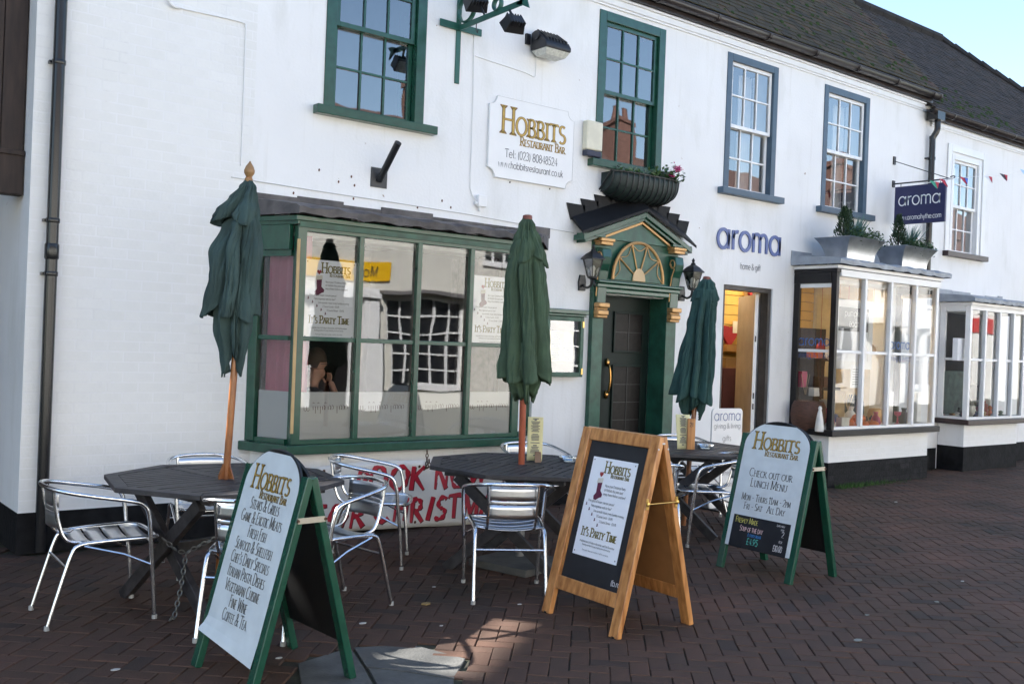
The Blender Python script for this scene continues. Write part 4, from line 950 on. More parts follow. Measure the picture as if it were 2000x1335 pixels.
# ------------------------------------------------------------------ closed parasols
def interp(pr, z):
    for (z0, r0_, *c0), (z1, r1_, *c1) in zip(pr, pr[1:]):
        if z <= z0 and z >= z1:
            f = (z0-z)/(z0-z1); f = f*f*(3-2*f); return r0_+(r1_-r0_)*f, (c0[0] if c0 else 0)+((c1[0] if c1 else 0)-(c0[0] if c0 else 0))*f
    return pr[-1][1], (pr[-1][2] if len(pr[-1]) > 2 else 0)
def tier(axis, pr, nf, amp, hem, seed, rows=26, cols=96, sq=.85, tw=.6, lobes=3):
    rr = random.Random(seed); ph = [rr.uniform(0, 6.28) for _ in range(8)]; mb = MB(); z0, z1 = pr[0][0], pr[-1][0]
    wd_ = [rr.uniform(.55, 1.5) for _ in range(nf)]; tot = sum(wd_); cum = [0]
    for q in wd_: cum.append(cum[-1]+q/tot)
    dep = [rr.uniform(.35, 1.15) for _ in range(nf)]; drop = [rr.uniform(-1, 1) for _ in range(nf)]; lean = [rr.uniform(-.35, .35) for _ in range(nf)]
    def fn(a, b):
        s = a; th = 2*math.pi*b; z = z0+(z1-z0)*s; r_, cx = interp(pr, z)
        bb = (b+.02*math.sin(5*s+ph[0])+.035*s*math.sin(th+ph[1])) % 1.
        k = max(q for q in range(nf) if cum[q] <= bb+1e-9); u = (bb-cum[k])/(cum[k+1]-cum[k])
        sk_ = min(.98, max(.02, u+lean[k]*u*(1-u)*1.6)); g = math.sin(math.pi*sk_)**.62
        am = amp*min(1, s*2.4+.10)*(.55*dep[k]+.45)
        r_ *= 1-am*(1-g)
        q = NZ.noise(V((math.cos(th)*2.2, math.sin(th)*2.2+seed, z*5))); q2 = NZ.noise(V((math.cos(th)*6, math.sin(th)*6+seed, z*11)))
        q3 = 1-abs(NZ.noise(V((math.cos(th)*5+seed, math.sin(th)*5, z*1.6)))); q4 = 1-abs(NZ.noise(V((math.cos(th)*9, math.sin(th)*9+seed, z*3.5))))
        r_ = r_*.95+(.018*q+.007*q2-.020*q3**5-.008*q4**6)*min(1, s*3+.2)
        zz = z+hem*s**4*(drop[k]*.8+.8*math.sin(lobes*th+ph[6])-1.3*(g-.5))+.006*q2*s
        p = axis(zz); return p+cr_l*(r_*math.cos(th)+cx)+cf_l*(r_*sq*math.sin(th))
    mb.grid(fn, rows, cols, wrap=True); return mb
cr_l, cf_l = r0, cf
def parasol(label, base, top, pm, cm, tiers, zc, pr_=.021, finial=True, low=None, ribm=None):
    t = thing('closed_parasol', label, 'parasol', (base[0], base[1], .0), group='closed parasols through the tables')
    b, tp = V(base), V(top); d = (tp-b)
    axis = lambda z: b+d*((z-b.z)/d.z)
    lo_ = axis(.02 if low is None else low)
    obj('pole', MB().tube([lo_, tp], pr_, 12), pm, t, smooth=True)
    for k, (pr, nf, amp, hem, seed, kw) in enumerate(tiers):
        obj(['top_flap', 'canopy', 'canopy_fold'][k], tier(axis, pr, nf, amp, hem, seed, **kw), cm, t, smooth=True, solid=.003)
    ax = d.normalized()
    for k in range(8):
        th = k*math.pi/4; a = axis(zc-.03); e = axis(tiers[1][0][-1][0]+.10)+cr_l*(.075*math.cos(th))+cf_l*(.065*math.sin(th))
        obj('rib', MB().tube([a, e], .007, 5), ribm or pm, t)
    if finial: obj('finial', MB().lathe([(.017, -.02), (.024, .0), (.024, .012), (.015, .020), (.030, .045), (.032, .062), (.022, .088), (.008, .108), (.003, .118)], tp-ax*.02, 12, ax), mat('turned_wood', (.30, .17, .07), .5), t, smooth=True)
    else: obj('pole_cap', MB().lathe([(.034, 0), (.036, .012), (.034, .028), (.02, .034)], tp-ax*.014, 14, ax), mat('red_brown_cap', (.17, .04, .03), .5), t, smooth=True)
    return t
parasol('blue green closed parasol with a wooden finial, leftmost, leaning through the left table', (2.40, -1.79, .72), (2.455, -1.83, 2.52), pole1, canvas1,
    [([(2.50, .028), (2.46, .062), (2.40, .100, -.02), (2.32, .150, -.045), (2.27, .165, -.06)], 5, .60, .05, 3, dict(rows=24, lobes=2)),
     ([(2.38, .05), (2.30, .08), (2.22, .130, -.015), (2.05, .180, -.035), (1.90, .182, -.04), (1.76, .190, -.05), (1.70, .195, -.055)], 6, .62, .045, 8, dict(rows=60, cols=160)),
     ([(2.0, .10, -.02), (1.78, .130, -.03), (1.62, .125, -.02), (1.50, .098, -.01), (1.42, .080, -.01)], 7, .66, .05, 5, dict(rows=30))], 2.45)
parasol('olive green closed parasol on a red pole, middle one of the three', (4.585, -1.90, .72), (4.545, -1.91, 2.50), polered, canvas2,
    [([(2.50, .035), (2.44, .075), (2.34, .115), (2.24, .150, .01), (2.19, .165, .012)], 9, .50, .03, 21, dict(rows=20)),
     ([(2.40, .07), (2.25, .13), (2.05, .168), (1.80, .185, .01), (1.55, .205, .01), (1.38, .222, .01), (1.32, .228, .012)], 7, .60, .03, 22, dict(sq=.9, rows=60, cols=160)),
     ([(1.60, .12), (1.42, .145), (1.32, .140, .01), (1.25, .112, .01), (1.21, .09, .01)], 7, .5, .04, 23, dict(rows=14))], 2.42, finial=False, low=.17, pr_=.024)
parasol('teal green closed parasol, rightmost, beside the right lantern', (6.87, -1.50, .72), (7.0, -1.50, 2.24), pole1, canvas3,
    [([(2.24, .04), (2.19, .085), (2.10, .125), (2.04, .140)], 10, .34, .018, 31, dict(rows=16)),
     ([(2.14, .10), (2.0, .135), (1.8, .160, -.01), (1.5, .190, -.02), (1.28, .215, -.03), (1.18, .225, -.03)], 7, .56, .04, 32, dict(sq=.9, rows=60, cols=160)),
     ([(1.45, .12), (1.22, .150, -.02), (1.10, .14, -.02), (1.03, .10, -.02)], 6, .5, .05, 33, dict(rows=14))], 2.1, finial=False, pr_=.022)
pb = thing('parasol_base', 'grey concrete slab and tube holding the red parasol pole', 'parasol base', (4.58, -1.92, 0))
obj('slab', MB().obox((4.53, -1.98, .028), V((.25, .06, 0)), V((-.06, .25, 0)), (0, 0, .027)), concrete, pb, bev=.008)
obj('tube', MB().tube([(4.60, -1.90, .055), (4.60, -1.90, .34)], .031, 12), mat('grey_steel_tube', (.22, .22, .22), .5, metal=.5), pb, smooth=True)
obj('wing_screw', MB().tube([(4.63, -1.92, .27), (4.68, -1.96, .27)], .008, 6).lathe([(.003, -.03), (.022, 0), (.003, .03)], (4.685, -1.964, .27), 8), steel, pb)
pk = thing('pole_collar', 'wooden triangular collar at the foot of the left parasol pole on the table', 'collar', (2.40, -1.79, .722))
for k in range(4):
    a = rad(20+90*k); dv = V((math.cos(a), math.sin(a), 0)); q = V((2.40, -1.79, .7225))
    obj('wedge', MB().prism([q+dv*.024+V((0, 0, 0)), q+dv*.062, q+dv*.024+V((0, 0, .085))], V((-dv.y, dv.x, 0))*.008), pole1, pk)

# ------------------------------------------------------------------ things on the tables
def menu_card(label, p, ang, w_, h, lean=.05, holder=None, flare=0.):
    t = thing('menu_card', label, 'menu', p, ang); s = MB()
    s.grid(lambda a, b: V((-w_/2+w_*a+flare*(a-.5)*b, .004*math.sin(a*3)+lean*b+flare*.3*b*b, h*b)), 6, 8); obj('card', s, cream, t, smooth=True, local=True, solid=.0025)
    tx = MB(); rr = random.Random(4); z = .95
    while z > .1:
        ww = rr.uniform(.35, .65)*w_ if rr.random() > .16 else rr.uniform(.15, .3)*w_
        b_ = .006 if ww > .3*w_ else .009
        tx.quad((-ww/2, lean*z-.0045, h*z), (ww/2, lean*z-.0045, h*z), (ww/2, lean*(z+b_/h)-.0045, h*z+b_), (-ww/2, lean*(z+b_/h)-.0045, h*z+b_)); z -= .032 if rr.random() > .2 else .065
    obj('print_lines', tx, inkg, t, local=True)
    if holder: obj('holder', MB().prism([(.0, -.012, 0), (.0, -.10, 0), (.0, -.014, .07)], (.045, 0, 0)).box(-.03, .005, 0, .05, .03, .012), holder, t, local=True)
    return t
menu_card('tall cream menu card in a wooden holder on the middle table', (4.79, -1.80, .722), rad(-36), .115, .325, .02, wood('pale_holder_wood', (.20, .11, .06), (.30, .18, .10)))
menu_card('cream menu card beside a wooden number block on the right table', (6.63, -1.62, .722), rad(-30), .10, .30, .03, None, .03)
nb = thing('table_number', 'wooden table number block reading 21 on the right table', 'table number', (6.68, -1.66, .722), rad(-34))
obj('block', MB().box(-.035, -.02, 0, .035, .005, .27), pine, nb, local=True, bev=.004); line(nb, '21', (0, -.0215, .20), X3, Z3, .035, ink, wt=.14, local=True)
def ashtray(label, p):
    t = thing('ashtray', label, 'ashtray', p, group='glass ashtrays on the tables'); gm = glass('ashtray_glass_%d' % int(p[0]*100), (.86, .90, .90), .10, 2.0, .002, 9)
    obj('dish', MB().lathe([(.035, .012), (.050, .014), (.066, .036), (.076, .038), (.078, .030), (.070, .004), (.055, .0), (.03, 0)], p, 20), gm, t, smooth=True)
    for k in range(3):
        a = 2.1*k; obj('rest_notch', MB().tube([V(p)+V((.066*math.cos(a), .066*math.sin(a), .038)), V(p)+V((.080*math.cos(a), .080*math.sin(a), .036))], .006, 6), gm, t)
ashtray('clear glass ashtray on the middle table beside the pine board', (5.02, -1.93, .722)); ashtray('clear glass ashtray on the right hand table', (6.88, -1.66, .722))

# ------------------------------------------------------------------ sandwich boards
def stocking(parent, o, u, v, n, s, m1, local):
    o, u, v, n = V(o), V(u), V(v), V(n); q = lambda a, b, c=0.: o+u*(a*s)+v*(b*s)+n*c
    leg = [(-.18, .2), (.22, .25), (.20, -.25), (.42, -.45), (.38, -.62), (.20, -.68), (-.05, -.85), (-.26, -.82), (-.30, -.62), (-.14, -.40)]
    obj('stocking_print', MB().poly([q(a, b, .0006) for a, b in leg]), m1, parent, local=local)
    if s > .03:
        obj('stocking_cuff', MB().poly([q(a, b, .0012) for a, b in ((-.24, .18), (.26, .24), (.24, .52), (-.22, .46))]), mat('pale_cuff_print', (.62, .58, .50), .6), parent, local=local)
        obj('heart_print', MB().poly([q(a, b, .0012) for a, b in ((.0, .55), (.16, .72), (.14, .85), (.05, .88), (0, .80), (-.06, .87), (-.15, .83), (-.15, .70))]), mat('red_heart_print', (.30, .03, .03), .6), parent, local=local)
wine = mat('wine_red_print', (.11, .012, .045), .6)
def poster_face(parent, tl, u, v, n, w_, h, local=False):
    """printed face of the Christmas poster; tl = top left corner"""
    tl, u, v, n = V(tl), V(u), V(v), V(n); at = lambda a, b: tl+u*(a*w_)-v*(b*h)+n*.0012
    logo(parent, at(.60, .025), u, v, n, w_*.58, olive, mat('brown_print', (.10, .06, .02), .6), local)
    stocking(parent, at(.27, .29), u, v, n, w_*.26, wine, local)
    k = dict(style='sans', wt=.10, align=0., local=local, cond=.82)
    for i, s in enumerate(('Have your Christmas Party', 'at Hobbits this year and', 'enjoy these festive crackers!')): line(parent, s, at(.40, .285+.042*i), u, v, h*.026, ink, **k)
    for i, s in enumerate(('Free glass of house wine per person*', 'Party organiser eats for free**', 'Live acoustic music every Sunday evening', '2 Course Lunch - £14.95', '3 Course Dinner - £24.95')):
        line(parent, s, at(.10+.085*i, .455+.047*i), u, v, h*.024, ink, **k); stocking(parent, at(.075+.085*i, .475+.047*i), u, v, n, w_*.045, wine, local)
    a, b = MB(), MB()
    sz = w_*.80/text_width("It's Party Time", 'serif', .9)
    write(a, "It's Party Time", at(.5, .80), u, v, sz, 'serif', .17, .5, .9); obj('headline_outline', a, MATS['brown_print'], parent, local=local)
    write(b, "It's Party Time", at(.5, .80)+n*.001, u, v, sz, 'serif', .10, .5, .9); obj('headline', b, olive, parent, local=local)
    k['align'] = .5
    for s, yy, hh, m_ in (('Available from 1st Friday in November until 23rd December', .865, .020, ink), ('Booking essential. Pre-pay a booking form from the bar', .895, .017, ink), ('Terms apply. Please ask a member of staff for more details', .945, .015, inkg)):
        line(parent, s, at(.5, yy), u, v, h*hh, m_, **k)
    for a_, b_ in ((.04, .03), (.96, .03), (.04, .965), (.96, .965)):
        obj('corner_pin', MB().lathe([(w_*.012, 0), (w_*.009, .0015)], at(a_, b_), 8, n), inkg, parent, local=local)
def aboard(name, label, cx, cy, ang, w_, d, hpost, m_rail, pan_m, arch, z0, inset=.0, rail=.055):
    """two leaning leaves hinged at the top; local x = width, front face looks along -y"""
    t = thing(name, label, 'sandwich board', (cx, cy, 0), ang)
    F = {}
    for s, nm in ((-1, 'front'), (1, 'back')):
        v = V((0, -s*(d/2-.02), hpost)).normalized(); n = V((0, s*v.z, -s*v.y)) if s > 0 else V((0, -v.z, v.y))
        foot = V((0, s*d/2, 0)); ln = math.hypot(d/2-.02, hpost)
        for sx in (-1, 1):
            obj(nm+'_rail', MB().obox(foot+X3*(sx*(w_/2-rail/2))+v*(ln/2)-n*.012, X3*rail/2, v*ln/2, n*.018), m_rail, t, local=True, bev=.004)
        F[nm] = (foot, v, n, ln)
    return t, F
def arch_poly(foot, v, w_, z0, zs, za):
    pts = [foot+X3*(-w_/2)+v*z0, foot+X3*(w_/2)+v*z0, foot+X3*(w_/2)+v*zs]
    for k in range(1, 24):
        t = math.pi*k/24; pts.append(foot+X3*(w_/2*math.cos(t))+v*(zs+(za-zs)*math.sin(t)))
    pts.append(foot+X3*(-w_/2)+v*zs); return pts
def green_board(label, cx, cy, ang, w_, d, hp, lines_, za, curl=0.):
    t, F = aboard('sandwich_board', label, cx, cy, ang, w_, d, hp, green, signwhite, True, .15)
    pw_ = w_-.085
    for nm in ('front', 'back'):
        foot, v, n, ln = F[nm]
        pts = [p+n*.004 for p in arch_poly(foot, v, pw_, .17, ln-.075, za)]
        pn = obj(nm+'_panel', MB().prism(pts, -n*.012), mat('black_backing_board', (.010, .010, .010), .5), t, local=True)
        if nm == 'front':
            sh = MB(); pts2 = arch_poly(foot, v, pw_-.004, .135, ln-.085, za-.006)
            # printed sheet, its lower edge lifting off the backing
            zt_ = ln-.085; W2 = pw_-.004
            def fn(a, b):
                z = .175+(zt_-.175)*a; cv = curl*max(0, 1-a*8.0)**2*(1-b*.85)
                return foot+X3*(-W2/2+W2*b-cv*.6)+v*(z-.05*max(0, 1-a*8)**2*b*(1 if curl else 0))+n*(.0075+cv)
            sh.grid(fn, 20, 8)
            top = [foot+X3*(W2/2*math.cos(math.pi*k/24))+v*(zt_+(za-.006-zt_)*math.sin(math.pi*k/24))+n*.0075 for k in range(25)]
            sh.poly(top)
            s_ = obj('printed_sheet', sh, signwhite, pn, local=True, smooth=False)
            yy = logo(s_, foot+v*(za-.085)+n*.0095, X3, v, n, W2*.72, gilt, dkbrown, True)
            lines_(s_, foot, v, n, W2, za)
    y0 = lambda s, q: F[s][0]+F[s][1]*q
    for sx in (-1, 1):
        a, b = y0('front', F['front'][3]*.80), y0('back', F['back'][3]*.80); off_ = X3*(sx*(w_/2+.004))
        st = obj('stay_bar', MB().beam(a+off_, b+off_, .006, .026), mat('stay_metal', (.45, .42, .36), .4, metal=.6), t, local=True)
        for q in (a, b): obj('stay_bolt', MB().lathe([(.008, 0), (.006, .006)], q+off_+X3*(sx*.003), 8, X3*sx), rust, st, local=True)
    return t
def lines1(p, foot, v, n, W2, za):
    L_ = ['Steaks & Grills', 'Game & Exotic Meats', 'Fresh Fish', 'Seafood & Shellfish', "Chef's Daily Specials", 'Italian Pasta Dishes', 'Vegetarian Cuisine', 'Fine Wine', 'Coffee & Tea']
    z = za-.300
    for s in L_:
        line(p, s, foot+v*z+n*.0095, X3, v, .054, inkb, 'serif', .088, .5, local=True, cond=min(.74, W2*.84/.054/text_width(s, 'serif'))); z -= .0655
green_board('tall arched green framed board listing the menu from steaks to coffee, nearest the viewer', 2.105, -3.13, rad(-87), .60, .54, .955, lines1, 1.085, .028)
chy = mat('yellow_chalk', (.55, .50, .12), .9); chw = mat('white_chalk', (.62, .60, .60), .9); chp = mat('pink_chalk', (.66, .45, .44), .9); chb = mat('blue_chalk', (.06, .25, .60), .9); chg = mat('green_chalk', (.10, .48, .38), .9)
def lines3(p, foot, v, n, W2, za):
    N = n*.0095
    for s, z, sz, cd_ in (('Check out our', .70, .060, .95), ('Lunch Menu', .625, .062, .95), ('Mon - Thurs 11am - 2pm', .52, .050, .8), ('Fri - Sat   All Day', .455, .050, .85)):
        line(p, s, foot+v*z+N, X3, v, sz, inkb, 'serif', .095, .5, local=True, cond=min(cd_, W2*.86/sz/text_width(s, 'serif')))
    hw = W2*.44
    obj('chalk_panel', MB().poly([foot+X3*(-hw)+v*.175+n*.0085, foot+X3*hw+v*.175+n*.0085, foot+X3*hw+v*.405+n*.0085, foot+X3*(-hw)+v*.405+n*.0085]), chalk, p, local=True)
    for s, x, z, sz, m_, c_ in (('Freshly Made', -.40, .352, .042, chy, .8), ('Soup of the day', -.31, .295, .040, chp, .72), ('(1 crusty bread)', -.17, .262, .024, chb, .7), ('£4.95', -.17, .205, .045, chg, .9),
                         ('Lunch menu', .24, .375, .016, chw, .8), ('here', .31, .350, .016, chw, .9), ('2', .33, .305, .040, chw, 1.), ('for', .31, .262, .022, chw, .9), ('£10.00', .24, .202, .042, chw, .62)):
        line(p, s, foot+X3*(x*W2)+v*z+N, X3, v, sz, m_, 'brush', .13, 0., local=True, cond=c_, jit=.04)
green_board('arched green framed board advertising the lunch menu, with chalked soup of the day', 6.11, -3.02, rad(-91), .665, .54, .985, lines3, 1.125)
# pine board with the Christmas poster
t, F = aboard('sandwich_board', 'varnished pine sandwich board with blackboard and Christmas party poster, in the middle', 4.20, -3.31, rad(-91.5), .66, .60, 1.10, pine, chalk, False, .15, rail=.07)
for nm in ('front', 'back'):
    foot, v, n, ln = F[nm]; hw = .66/2-.07
    for a, b, nm2 in ((ln-.075, ln-.0, 'top_rail'), (.155, .235, 'bottom_rail')):
        obj(nm2, MB().obox(foot+v*((a+b)/2)-n*.012, X3*(hw-.0015 if nm2 == 'bottom_rail' else hw-.001), v*(b-a)/2, n*.0165), pine, t, local=True, bev=.004)
    m_ = chalk if nm == 'front' else hardboard
    pn = obj(nm+'_panel', MB().obox(foot+v*((.235+ln-.075)/2)-n*.016, X3*(hw-.001), v*((ln-.075-.235)/2), n*.004), m_, t, local=True)
    if nm == 'front':
        for sx in (-1, 1): obj('bead', MB().obox(foot+X3*(sx*(hw-.008))+v*((.235+ln-.075)/2)-n*.009, X3*.006, v*((ln-.075-.235)/2), n*.006), pine, t, local=True)
        pz0, pz1 = .235, ln-.075; hh = pz1-pz0; tlp = foot+X3*(-hw+.13*2*hw)+v*(pz1-.115*hh)-n*.0095
        ps = obj('party_poster', MB().obox(tlp+X3*(.73*hw)-v*(.355*hh)-n*.0012, X3*(.73*hw), v*(.355*hh), n*.0008), paper, t, local=True)
        poster_face(ps, tlp, X3, v, n, 1.46*hw, .71*hh, True)
        line(pn, '(b.ros', foot+X3*(hw-.085)+v*(.265)-n*.0105, X3, v, .032, chw, 'sans', .16, 0., local=True)
    else:
        obj('inner_board', MB().obox(foot+v*((.235+ln-.075)/2)-n*.0235, X3*(hw-.002), v*((ln-.075-.235)/2-.002), n*.003), hardboard, t, local=True)
    for sx in (-1, 1):
        for q in (.012, -.012): obj('screw', MB().lathe([(.006, 0), (.005, .002)], foot+v*(ln-.055+q*1.6)+X3*(sx*(.33+.0005))-n*(.012+q), 8, X3*sx), steel, t, local=True)
        obj('rubber_foot', MB().lathe([(.02, 0), (.022, .012)], foot+X3*(sx*.295)-n*.012+V((0, 0, -.012 if False else .0)), 8), ironb, t, local=True)
a = F['front'][0]+F['front'][1]*(F['front'][3]*.66)+X3*.334; b = F['back'][0]+F['back'][1]*(F['back'][3]*.66)+X3*.334
brass = mat('yellow_brass', (.62, .42, .14), .3, metal=1.)
obj('brass_stay', MB().tube([a+V((.006, .0, 0)), b+V((.006, 0, 0))], .0045, 8), brass, t, local=True, smooth=True)
for q in (a, b): obj('stay_plate', MB().obox(q+V((.0015, 0, 0)), V((.0015, 0, 0)), V((0, .010, 0)), V((0, 0, .030))).lathe([(.004, 0), (.012, .003), (.012, .010), (.004, .013)], q+V((.002, 0, 0)), 10, X3), brass, t, local=True)

# ------------------------------------------------------------------ gift shop's white pavement sign
ps = thing('pavement_sign', 'white rounded pavement sign for the gift shop, behind the right hand table', 'sign', (7.98, -1.0, 0), rad(-6))
pts = []
for cx, cz, a0 in ((.17, .05, -90), (.17, .975, 0), (-.17, .975, 90), (-.17, .05, 180)):
    for k in range(7): a = rad(a0+15*k); pts.append((cx+.04*math.cos(a), 0, cz+.04*math.sin(a)))
obj('board', MB().prism(pts, (0, .02, 0)), boardwhite, ps, local=True, bev=.003)
obj('foot', MB().box(-.2, -.14, 0, .2, .16, .02), mat('grey_rubber_base', (.05, .05, .05), .7), ps, local=True, bev=.008)
for s, z, sz, wt_, m_ in (('aroma', .895, .105, .075, bluelet), ('giving & living', .815, .052, .07, inkg), ('gifts', .69, .055, .07, inkg), ('cards & gift wrap', .575, .050, .07, inkg), ('home fragrance', .46, .05, .07, inkg), ('soft furnishings', .345, .048, .07, inkg), ('accessories', .23, .05, .07, inkg)):
    line(ps, s, (0, -.0025, z), X3, Z3, sz, m_, 'sans', wt_, .5, local=True, cond=min(1, .37/sz/text_width(s, 'sans')))

# ------------------------------------------------------------------ hand painted banner under the bay
bn = thing('banner', 'white vinyl banner with red hand painted lettering hung under the green bay', 'banner', (4.7, -.48, .1))
def bz(x, z): return -.475-.035*abs(math.sin(x*2.1+.6))*(.35+z)-.012*math.sin(x*9+z*7)
sag = lambda x: .015*math.sin((x-3.6)*3.0)
def bf(a, b): x = 3.56+2.24*b; z = .02+.555*a+sag(x)+(.05*(b-.3)*(a-.3)); return V((x, bz(x, z), z))
obj('sheet', MB().grid(bf, 12, 48), vinyl, bn, smooth=True, solid=.0015)
for s, x0_, z0_, sz, tr in (('BOOK NOW', 4.01, .325, .19, .10), ('FOR CHRISTMAS', 3.66, .07, .19, .10)):
    for dx, dz, m_, wt_, off in ((.007, -.007, redk, .23, .003), (0, 0, redp, .20, .0045)):
        mb = MB(); write(mb, s, (x0_+dx, 0, z0_+dz), X3, Z3, sz, 'brush', wt_, 0., cond=1.08, track=tr, slant=.12, jit=.07)
        mb.v = [(p[0], bz(p[0], p[2])-off, p[2]+sag(p[0])+.04*(p[0]-4.2)*.5) for p in mb.v]; obj('painted_lettering', mb, m_, bn)
for x in (3.74, 4.62, 5.5):
    for z in (.06, .53): obj('eyelet', MB().lathe([(.010, 0), (.013, .003), (.007, .004)], (x, bz(x, z)-.002, z+sag(x)), 10, NF), rust, bn)
def chain(mb, pts, l=.034, r=.0045):
    P_ = [V(p) for p in pts]; k = 0
    for a, b in zip(P_, P_[1:]):
        d = (b-a); n_ = max(1, int(d.length/(l*.78))); d.normalize()
        for i in range(n_):
            c = a+(b-a)*((i+.5)/n_); s = d.cross(V((.3, .9, .2))).normalized(); s = s if k % 2 else d.cross(s); k += 1
            mb.tube([c+d*(l/2*math.cos(t))*1.0+s*(l*.3*math.sin(t)) for t in [6.283*q/10 for q in range(10)]], r, 5, closed=True)
    return mb
c = chain(MB(), [(4.69, -.515, .67), (4.69, -.52, .57), (4.67, -.53, .51)]); chain(c, [(4.67, -.53, .51), (4.71, -.53, .53), (4.71, -.52, .59)])
obj('hanging_chain', c, rust, label='short rusty chain hanging from the green sill above the banner', cat='chain')
c = chain(MB(), [(1.98, -1.93, .43), (2.05, -1.98, .36), (2.10, -1.99, .345), (2.16, -2.06, .40), (2.22, -2.12, .44)], .036, .004); chain(c, [(2.10, -1.99, .345), (2.06, -2.03, .15), (2.02, -2.06, .012), (1.98, -2.10, .012)], .036, .004)
obj('security_chain', c, mat('dull_steel_chain', (.16, .16, .15), .45, metal=.8), label='steel security chain looped from the leftmost armchair to the paving', cat='chain')
# fallen leaves and scraps on the paving
lfm = [mat('dry_leaf', (.30, .20, .08), .8), mat('paper_scrap', (.55, .53, .50), .8), mat('grey_gum', (.22, .23, .21), .9)]
LIT = ['dry brown leaf on the paving left of the middle chair', 'tiny pale scrap behind the dry brown leaf', 'tiny pale scrap left of the pine board foot', 'tiny pale scrap in front of the dry brown leaf', 'grey gum spot nearest the lunch menu board foot', 'tiny pale scrap at the right edge of the paving', 'grey gum spot behind the other two on the right paving', 'grey gum spot farthest right on the paving', 'tiny pale scrap behind the leftmost chair', 'tiny pale scrap at the bottom left corner', 'tiny pale scrap right of the nearest sandwich board', 'tiny pale scrap by the weeds under the gift shop bay', 'tiny pale scrap under the nearest sandwich board']
for k, (px, py, s, m_) in enumerate([(833, 1180, .030, 0), (848, 1146, .012, 1), (1015, 1180, .014, 1), (862, 1222, .010, 1), (1675, 1250, .028, 2), (1880, 1135, .014, 1), (1693, 1201, .018, 2), (1830, 1175, .02, 2), (240, 1050, .012, 1), (225, 1308, .02, 1), (708, 1217, .02, 1), (1750, 980, .02, 1), (545, 1285, .016, 1)]):
    p = G(px, py, .0); a0 = R.uniform(0, 6)
    obj(('dead_leaf', 'paper_scrap', 'gum_spot')[m_], MB().prism([(p.x+s*math.cos(a0+t)*(1+.3*math.sin(2.7*t)), p.y+s*.7*math.sin(a0+t)*(1+.3*math.cos(3*t)), .002) for t in [q*.785 for q in range(8)]], (0, 0, .003 if m_ else .008)), lfm[m_],
        label=LIT[k], cat=('leaf', 'litter', 'gum')[m_], group=None if m_ == 0 else ('litter scraps', 'gum spots')[m_-1])
# weeds at the foot of the gift shop bay
wd = MB()
for k in range(520):
    x = 10.5+abs(R.gauss(.35, .55)); y = -.58-abs(R.gauss(0, .05)); h = R.uniform(.02, .075); a = R.uniform(0, 6.28); dx, dy = .012*math.cos(a), .012*math.sin(a); lx, ly = R.gauss(0, .02), R.gauss(0, .02)
    wd.add([(x-dx*.3, y-dy*.3, 0), (x+dx*.3, y+dy*.3, 0), (x+lx+dx*.1, y+ly, h)], [(0, 1, 2)])
obj('weeds', wd, mat('weed_green', (.04, .10, .015), .8, var=.4, scale=30), label='green weeds growing along the foot of the gift shop bay', cat='weeds', kind='stuff')
# ================================================================== THINGS ON THE WALLS
def XP(px, py, x): d = ray(px, py); return CAM + d*((x-CAM.x)/d.x)
# ------------------------------------------------------------------ restaurant name board
sb = thing('name_board', 'white notched name board with gold lettering and telephone number on the wall', 'sign', (6.10, -.02, 3.14))
x0, x1, z0, z1, rn = 5.575, 6.63, 3.142, 3.905, .085
pts = []
for cx, cz, a0 in ((x0, z0, 90), (x1, z0, 180), (x1, z1, 270), (x0, z1, 360)):
    for k in range(7): a = rad(a0-15*k); pts.append((cx+rn*math.cos(a), -.004, cz+rn*math.sin(a)))
obj('board', MB().prism(pts, (0, -.022, 0)), boardwhite, sb, bev=.003)
ed = [V(p)+V((0, -.0235, 0)) for p in pts]; cen = sum(ed, V())/len(ed)
obj('edge_line', MB().tube(ed, .002, 4, closed=True), mat('grey_edge', (.58, .58, .58), .6), sb)
logo(sb, (6.12, -.0285, 3.835), X3, Z3, NF, .82, gilt, mat('bronze_outline', (.22, .12, .05), .5))
line(sb, 'Tel: (023) 80848524', (6.10, -.0285, 3.345), X3, Z3, .078, inkg, 'sans', .085, cond=.86, track=.03)
line(sb, 'www.hobbitsrestaurant.co.uk', (6.10, -.0285, 3.245), X3, Z3, .066, inkg, 'sans', .085, cond=.80)
for x in (5.86, 6.36): obj('fixing', MB().lathe([(.009, 0), (.006, .008)], (x, -.006, 3.118), 8, NF), inkg, sb)

# ------------------------------------------------------------------ gift shop lettering and hanging sign
gl_ = thing('wall_lettering', 'large slate blue lower case letters on the wall above the shop doorway', 'sign', (9.48, -.02, 2.77))
sz = (10.09-8.89)/text_width('aroma', 'sans')
xx = 8.89
for ch in 'aroma':
    mb = MB(); write(mb, ch, (xx, -.018, 2.772), X3, Z3, sz*.98, 'sans', .122)
    m2 = MB(); n_ = len(mb.v); m2.v = mb.v+[(a, b+.014, c) for a, b, c in mb.v]; m2.f = mb.f+[tuple(i+n_ for i in f[::-1]) for f in mb.f]
    ed_ = {}
    for f in mb.f:
        for i in range(len(f)):
            k = (f[i], f[(i+1) % len(f)])
            if (k[1], k[0]) in ed_: del ed_[(k[1], k[0])]
            else: ed_[k] = 1
    m2.f += [(b, a, a+n_, b+n_) for a, b in ed_]
    obj('letter', m2, bluelet, gl_); xx += LOW[ch][0]*sz
line(gl_, 'home & gift', (9.515, -.006, 2.555), X3, Z3, .075, inkg, 'sans', .08, cond=.82)
hs = thing('hanging_sign', 'navy hanging sign with white lettering on an iron bracket', 'sign', (12.515, -.4, 3.9))
XS = 12.515; ya, yb_, za_, zb2 = -.045, -.765, 3.39, 3.905
obj('panel', B(XS-.018, yb_, za_, XS+.018, ya, zb2), navy, hs, bev=.003)
uS = V((0, -1, 0))
